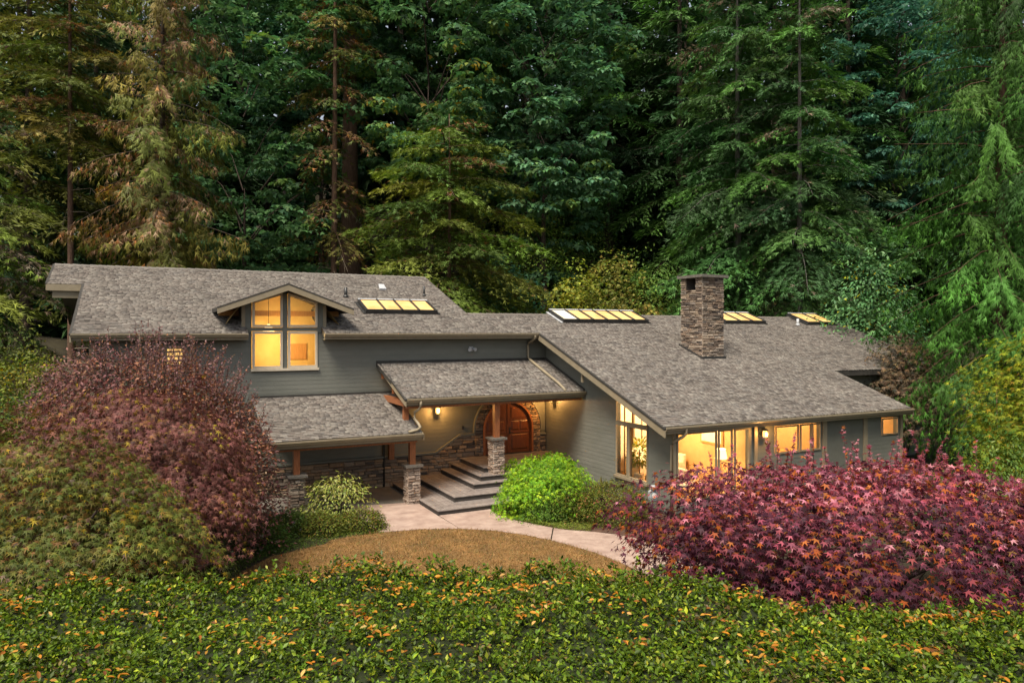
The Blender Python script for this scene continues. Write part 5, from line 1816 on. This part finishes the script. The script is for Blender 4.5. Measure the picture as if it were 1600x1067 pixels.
FERN = [(3, (.10, .15, .03)), (2, (.15, .18, .04)), (1, (.06, .10, .02))]
fern('arching sword fern beside the shaded stone pier', (4.05, 22.75, 0), 121, 1.0, 20, FERN)
for i, (b, d, z, lb) in enumerate(((-.68, 25, 2.4, 'large fern on the bank below the ridge end'), (-.655, 27, 3.3, 'fern highest on the bank close to the house corner'), (-.70, 22.5, 1.9, 'fern lowest on the bank above the olive maple'))):
    u, v = place(b, d)
    fern(lb, (u, v, float(ground_z(u, v)) + .0 + z * .35), 130 + i, 1.7, 22, FERN)
BANK = [(3, (.065, .115, .018)), (2, (.11, .15, .02)), (1, (.045, .085, .02))]
for i, (b, d, r_, z1, cl, lb) in enumerate(((-.705, 20.0, 2.0, 4.6, BANK, 'bright green shrub on the bank above the olive maple'),
                                           (-.675, 23.0, 1.7, 5.0, [(2, (.15, .15, .02)), (2, (.10, .13, .02)), (.5, (.30, .22, .02))], 'yellow-green shrub on the bank beside the plum shrub'),
                                           (-.72, 25.5, 2.2, 5.6, [(2, (.09, .10, .02)), (2, (.06, .09, .02))], 'loose olive shrub higher on the bank'),
                                           (-.645, 26.5, 1.3, 5.2, [(2, (.13, .09, .05)), (2, (.09, .08, .03))], 'brownish shrub against the end wall of the house'))):
    u, v = place(b, d)
    dome('bank_shrub', lb, 'shrub', (u, v, -.1), 140 + i, r_, r_ * .8, .2, z1, 9000, cl, .13, OVAL, zmin=-.8, amp=.28, stems=8, stem_r=.04, jit=.6, hang=.2, shoots=(60, .2, .5, .1, cl, .1, .6), group='shrubs on the bank beyond the end wall')

def undergrowth():
    rng = np.random.default_rng(77)
    n = 18000
    U = rng.uniform(12, 66, n)
    V = rng.uniform(37, 66, n)
    z = ground_z(U, V)
    hump = np.maximum(0, np.sin(U * .9 + 1.7 * np.sin(V * .55)) * np.sin(V * .8 + U * .3))
    pos = np.stack([U, V, z + rng.random(n) ** .7 * (.35 + 2.0 * hump)], -1)
    ax = unit(rng.normal(size=(n, 3))) + np.array([-.1, -.5, -.1])
    nm = np.array([0, -.4, 1.0]) + rng.normal(0, .4, (n, 3))
    tone = np.where(np.sin(U * .5 + V * .8) > .2, 0, 1)
    c = np.where(tone[:, None] == 0, palette(rng, n, [(3, (.10, .16, .03)), (2, (.14, .18, .03)), (1, (.20, .19, .03))], .3), palette(rng, n, [(3, (.06, .13, .04)), (2, (.09, .15, .04)), (.6, (.13, .09, .04))], .3))
    o = leaves('undergrowth', pos, ax, nm, rng.uniform(.25, .6, n), OVAL, c, 'leaf')
    tag(o, 'leafy green undergrowth covering the wooded slope behind the low ridge', 'undergrowth', kind='stuff')


undergrowth()
# understorey behind the roofs
UN = [((0.048, 0.144, 0.080), (0.080, 0.192, 0.096)), ((0.112, 0.192, 0.032), (0.176, 0.240, 0.040)), ((0.17, 0.21, 0.03), (0.28, 0.26, 0.03)), ((0.088, 0.168, 0.032), (0.144, 0.208, 0.040)), ((0.144, 0.176, 0.032), (0.240, 0.208, 0.048)), ((0.096, 0.176, 0.032), (0.160, 0.240, 0.048)), ((0.072, 0.144, 0.032), (0.120, 0.192, 0.040)), ((0.112, 0.192, 0.040), (0.080, 0.144, 0.032))]
UL = ['teal leafy bush nearest the young hemlock behind the low ridge', 'green bush between the teal and the yellow bush', 'yellow-leaved bush peeking over the long skylight', 'dark green bush on the slope above the yellow bush',
      'olive bush straight behind the long skylight', 'green bush just before the chimney on the slope', 'dark bush between chimney and the two far skylights', 'green bush on the slope above the last skylight']
for i, (b, d, r_, h_) in enumerate(((-.02, 46, 2.4, 7.4), (.035, 49, 2.9, 8.6), (.082, 46, 2.3, 8.2), (.085, 55, 3.6, 8.0), (.145, 47, 3.1, 10.2), (.205, 48, 3.2, 10.4), (.30, 52, 3.4, 8.4), (.43, 56, 3.4, 5.4))):
    c1, c2 = UN[i]
    u, v = place(b, d)
    dome('understorey_bush', UL[i], 'bush', (u, v, float(ground_z(u, v)) - .3), 160 + i, r_, r_, .1, h_, 6500, [(3, c1), (2, c2)], .2, OVAL if i % 2 else BIG5, zmin=-.6, amp=.32, k=26, stems=7, stem_r=.04, jit=.6, hang=.2, depth=.5, group='bushes on the slope behind the low ridge')
u, v = place(.51, 40)
dome('rhododendron', 'big glossy rhododendron behind the last skylight', 'bush', (u, v, float(ground_z(u, v)) - .6), 170, 3.1, 2.6, .1, 9.9 - float(ground_z(u, v)), 9500, [(3, (.075, .18, .065)), (2, (.11, .22, .08)), (.25, (.32, .32, .02))], .26, LAUREL, mat='glossy_leaf', zmin=-.6, amp=.3, k=30, stems=8, stem_r=.06, jit=.5, depth=.4)
u, v = place(.545, 33.5)
dome('laceleaf_maple', 'brownish laceleaf maple at the stepped end of the roof', 'tree', (u, v, 0), 171, 2.1, 1.7, 1.2, 5.75, 9500, [(3, (.12, .085, .05)), (2, (.16, .11, .065)), (2, (.06, .06, .04)), (1, (.19, .12, .06))], .16, LACE5, zmin=-.55, amp=.25, k=26, stems=6, stem_r=.06, layers=7, hang=.6, depth=.5)
u, v = place(.80, 23.5)
GOLD = [(3, (.20, .24, .018)), (3, (.13, .19, .018)), (2, (.26, .26, .02)), (.5, (.30, .20, .02))]
dome('golden_maple', 'golden green maple with flat layered sprays in front of the cedars', 'tree', (u, v, 0), 172, 3.2, 2.4, .8, 6.7, 18000, GOLD, .16, LACE5, zmin=-.5, amp=.34, k=34, stems=7, stem_r=.08, layers=8, hang=.4, depth=.55)
u, v = place(.69, 19.5)
dome('round_shrub', 'green leafy shrub between the purple maple and the golden maple', 'shrub', (u, v, 0), 173, 2.0, 1.2, .1, 3.0, 5200, [(3, (.075, .13, .02)), (1, (.12, .17, .03))], .12, LAUREL, mat='glossy_leaf', zmin=-.6, amp=.25, stems=6, stem_r=.04)

# --- clipped laurel hedge in front
hx = -YAW
HO = place(0, 0)
hedge = plant('laurel_hedge', 'broad clipped laurel hedge strewn with orange fallen leaves', 'hedge', (0, 0, 0), hx)
BACK = [(-12.5, 11.2), (-8.4, 11.75), (-4.5, 12.55), (-1, 12.9), (.6, 12.95), (1.7, 12.2), (4.0, 11.45), (7.8, 10.9), (12.5, 10.4)]
FRONT = 6.9


def back_at(x):
    return np.interp(x, [p[0] for p in BACK], [p[1] for p in BACK])


def hedge_top(x, y):
    return 1.78 + .07 * np.sin(x * 1.3 + .4 * y) + .06 * np.sin(y * 1.9 - x * .6) + .045 * np.sin(x * 3.7 + y * 2.9) + .05 * np.sin(x * .45 + 1)


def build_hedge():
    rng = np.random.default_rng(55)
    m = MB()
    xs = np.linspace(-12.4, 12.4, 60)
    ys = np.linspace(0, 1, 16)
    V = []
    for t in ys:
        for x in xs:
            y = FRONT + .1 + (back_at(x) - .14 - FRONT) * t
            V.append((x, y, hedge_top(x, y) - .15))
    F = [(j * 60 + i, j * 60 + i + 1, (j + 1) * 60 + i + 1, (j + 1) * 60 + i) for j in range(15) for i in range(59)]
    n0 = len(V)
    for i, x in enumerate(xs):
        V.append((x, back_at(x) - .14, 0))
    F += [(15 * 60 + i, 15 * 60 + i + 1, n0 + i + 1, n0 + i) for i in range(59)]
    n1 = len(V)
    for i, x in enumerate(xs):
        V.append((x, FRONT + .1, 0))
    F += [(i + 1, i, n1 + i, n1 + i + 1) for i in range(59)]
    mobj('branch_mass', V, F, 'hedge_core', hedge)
    ns = 21500
    x = rng.uniform(-11.6, 11.6, ns)
    y = FRONT + rng.random(ns) * (back_at(x) - FRONT)
    # more shoots along the back edge
    ne = 1100
    xe = rng.uniform(-11.6, 11.6, ne)
    ye = back_at(xe) - rng.random(ne) ** 2 * .35
    x = np.concatenate([x, xe]); y = np.concatenate([y, ye])
    vis = np.abs(x) < .78 * y + .5
    x, y = x[vis], y[vis]
    ns = len(x)
    gap = .5 + .5 * np.sin(x * 2.1 + 1.7 * np.sin(y * 1.6)) * np.sin(y * 2.6 + x * .7)
    z = hedge_top(x, y) + rng.normal(0, .045, ns) - .09 * gap
    tall = (rng.random(ns) < .02) | ((y > back_at(x) - .3) & (rng.random(ns) < .14))
    z[tall] += rng.uniform(.06, .22, tall.sum())
    per = 7
    k = np.arange(per)
    az = rng.uniform(0, 6.28, (ns, 1)) + k[None] * 2.4
    el = rng.uniform(-.15, .75, (ns, per)) + .35 * (k[None] / per)
    tilt = rng.normal(0, .35, (ns, 1, 3))
    ax = np.stack([np.cos(az) * np.cos(el), np.sin(az) * np.cos(el), np.sin(el)], -1) + tilt
    nm = np.stack([-np.cos(az) * np.sin(el), -np.sin(az) * np.sin(el), np.cos(el)], -1) + tilt + rng.normal(0, .25, (ns, per, 3))
    pos = np.stack([x, y, z], -1)[:, None] + np.array([0, 0, 1]) * (-.10 + .11 * (k / per))[None, :, None] + rng.normal(0, .02, (ns, per, 3))
    n = ns * per
    cols = [(4, (0.060, 0.103, 0.008)), (3, (0.089, 0.147, 0.009)), (2, (0.138, 0.195, 0.011)), (1.0, (0.218, 0.258, 0.016)), (1.8, (0.032, 0.057, 0.007)), (.35, (0.138, 0.098, 0.017))]
    col = palette(rng, n, cols, .3)
    col *= np.repeat(rng.uniform(.6, 1.35, ns), per)[:, None]
    # thin spots where the clipped growth has browned
    br = (np.sin(x * 1.7 + 2.2 * np.sin(y * .9)) * np.sin(y * 1.5 + x * .5) > .62) & (rng.random(ns) < .35)
    bl = np.repeat(br, per) & (rng.random(n) < .5)
    col[bl] = palette(rng, int(bl.sum()), [(2, (.10, .06, .02)), (2, (.06, .05, .018)), (1, (.14, .11, .03))], .3)
    sz = rng.uniform(.038, .098, n) * np.repeat(np.where(tall, 1.2, 1.0), per)
    leaves('foliage', pos.reshape(-1, 3), ax.reshape(-1, 3), nm.reshape(-1, 3), sz, OVAL, np.clip(col, .003, .9), 'glossy_leaf', hedge)
    # stems of the taller shoots
    # fallen leaves, in drifts
    nc = 230
    cx = rng.uniform(-8.2, 8.2, nc)
    cy = back_at(cx) - .25 - rng.random(nc) ** 1.4 * 3.6
    cnt = (1 + rng.random(nc) ** 2.4 * 20).astype(int)
    px_ = np.repeat(cx, cnt) + rng.normal(0, .13, cnt.sum())
    py_ = np.repeat(cy, cnt) + rng.normal(0, .09, cnt.sum())
    keep = py_ < back_at(px_) - .05
    px_, py_ = px_[keep], py_[keep]
    nn = len(px_)
    p = np.stack([px_, py_, hedge_top(px_, py_) + rng.uniform(.05, .12, nn)], -1)
    a = unit(rng.normal(size=(nn, 3)) * np.array([1, 1, .25]))
    nr = np.array([0, 0, 1.0]) + rng.normal(0, .35, (nn, 3))
    c = palette(rng, nn, [(3, (.42, .17, .018)), (2, (.48, .24, .035)), (2, (.28, .10, .018)), (1, (.50, .32, .10)), (1, (.16, .065, .02))], .25)
    o = leaves('fallen_leaves', p, a, nr, rng.uniform(.06, .12, nn), LAUREL, c, 'leaf')
    o.rotation_euler = (0, 0, hx)
    tag(o, 'orange fallen leaves lying in drifts on the hedge top', 'leaves', kind='stuff')


build_hedge()


def in_poly(P, poly):
    x, y = P[:, 0], P[:, 1]
    c = np.zeros(len(P), bool)
    n = len(poly)
    for i in range(n):
        (x1, y1), (x2, y2) = poly[i], poly[i - 1]
        hit = ((y1 > y) != (y2 > y)) & (x < (x2 - x1) * (y - y1) / (y2 - y1 + 1e-12) + x1)
        c ^= hit
    return c


def scatter(name, label, cat, poly, n, seed, cols, size, tpl, z, upness, mat='leaf', zr=0.0, kind='stuff'):
    rng = np.random.default_rng(seed)
    A = np.array(poly)
    P = rng.uniform(A.min(0), A.max(0), (n * 3, 2))
    P = P[in_poly(P, poly)][:n]
    n = len(P)
    hh = .5 + .5 * np.sin(P[:, 0] * 3.1 + 1.1 * np.sin(P[:, 1] * 2.3)) * np.sin(P[:, 1] * 2.7)
    pos = np.concatenate([P, (z + zr * hh * rng.random(n))[:, None]], 1)
    ax = unit(rng.normal(size=(n, 3)) * np.array([1, 1, .3])) + np.array([0, 0, upness])
    nm = rng.normal(0, .4, (n, 3)) + np.array([0, 0, 1.0]) if upness < 1 else unit(rng.normal(size=(n, 3)))
    col = palette(rng, n, cols, .3)
    o = leaves(name, pos, ax, nm, rng.uniform(.6, 1.2, n) * size, tpl, col, mat)
    return tag(o, label, cat, kind=kind)


vis_lawn = [(4.51, 20.33), (2.96, 19.84), (2.14, 18.95), (1.3, 17.6), (1.0, 15.6), (4.0, 13.2), (10.88, 12.2)] + [(u + .03, v + .04) for u, v in LAWN_TOP[::-1]]
scatter('dry_grass', 'short dried straw-coloured grass of the small lawn', 'grass', vis_lawn, 42000, 201, [(3, (.24, .14, .045)), (2, (.16, .09, .03)), (1, (.34, .22, .085)), (.6, (.10, .11, .025))], .10, BLADE, .018, .7)
COVER = [(3, (.07, .12, .018)), (2, (.11, .15, .022)), (1, (.045, .09, .015))]
scatter('ground_cover', 'green mossy ground cover between the dry lawn and the low shrubs', 'ground cover',
        [(6.05, 20.78), (5.34, 20.76), (4.7, 20.66), (4.48, 20.4), (2.94, 19.9), (2.10, 19.0), (1.26, 17.6), (.4, 16.5), (-.8, 18.0), (.5, 21.5), (2.2, 23.2), (5.8, 23.4), (6.05, 22.2)], 15000, 202, COVER, .07, KITE, .005, .35, zr=.10)
scatter('ground_cover', 'yellow-green creeping edge along the pink path', 'ground cover',
        [(10.22, 21.6), (10.16, 20.9), (10.34, 20.12), (10.72, 19.22), (11.16, 18.46), (11.75, 17.92), (12.0, 18.2), (12.6, 18.6), (11.9, 19.6), (11.2, 20.8), (11.0, 21.6)], 8000, 203, [(3, (.15, .19, .025)), (2, (.21, .23, .04)), (1, (.09, .14, .02))], .055, KITE, .03, .5, zr=.12)

# --- indoor plant
t = plant('indoor_plant', 'leafy potted plant inside the tall corner window', 'plant', (16.1, 21.3, .352))
MB().tube([(0, 0, 0), (0, 0, .1), (0, 0, .42)], [.15, .18, .21], 14).build('pot', 'cream', t, True)
rng_ = np.random.default_rng(9)
n_ = 420
d_ = unit(rng_.normal(size=(n_, 3)))
leaves('foliage', d_ * np.array([.42, .42, .55]) * rng_.uniform(.4, 1, (n_, 1)) + np.array([0, 0, 1.15]), d_ + np.array([0, 0, -.3]), np.array([0, 0, 1.0]) + rng_.normal(0, .4, (n_, 3)), rng_.uniform(.10, .2, n_), LAUREL, palette(rng_, n_, [(1, (.20, .24, .04)), (1, (.30, .27, .05))]), 'leaf', t)
MB().tube([(0, 0, .4), (.02, .01, .8), (0, 0, 1.3)], .02, 6).build('stem', 'twig', t)
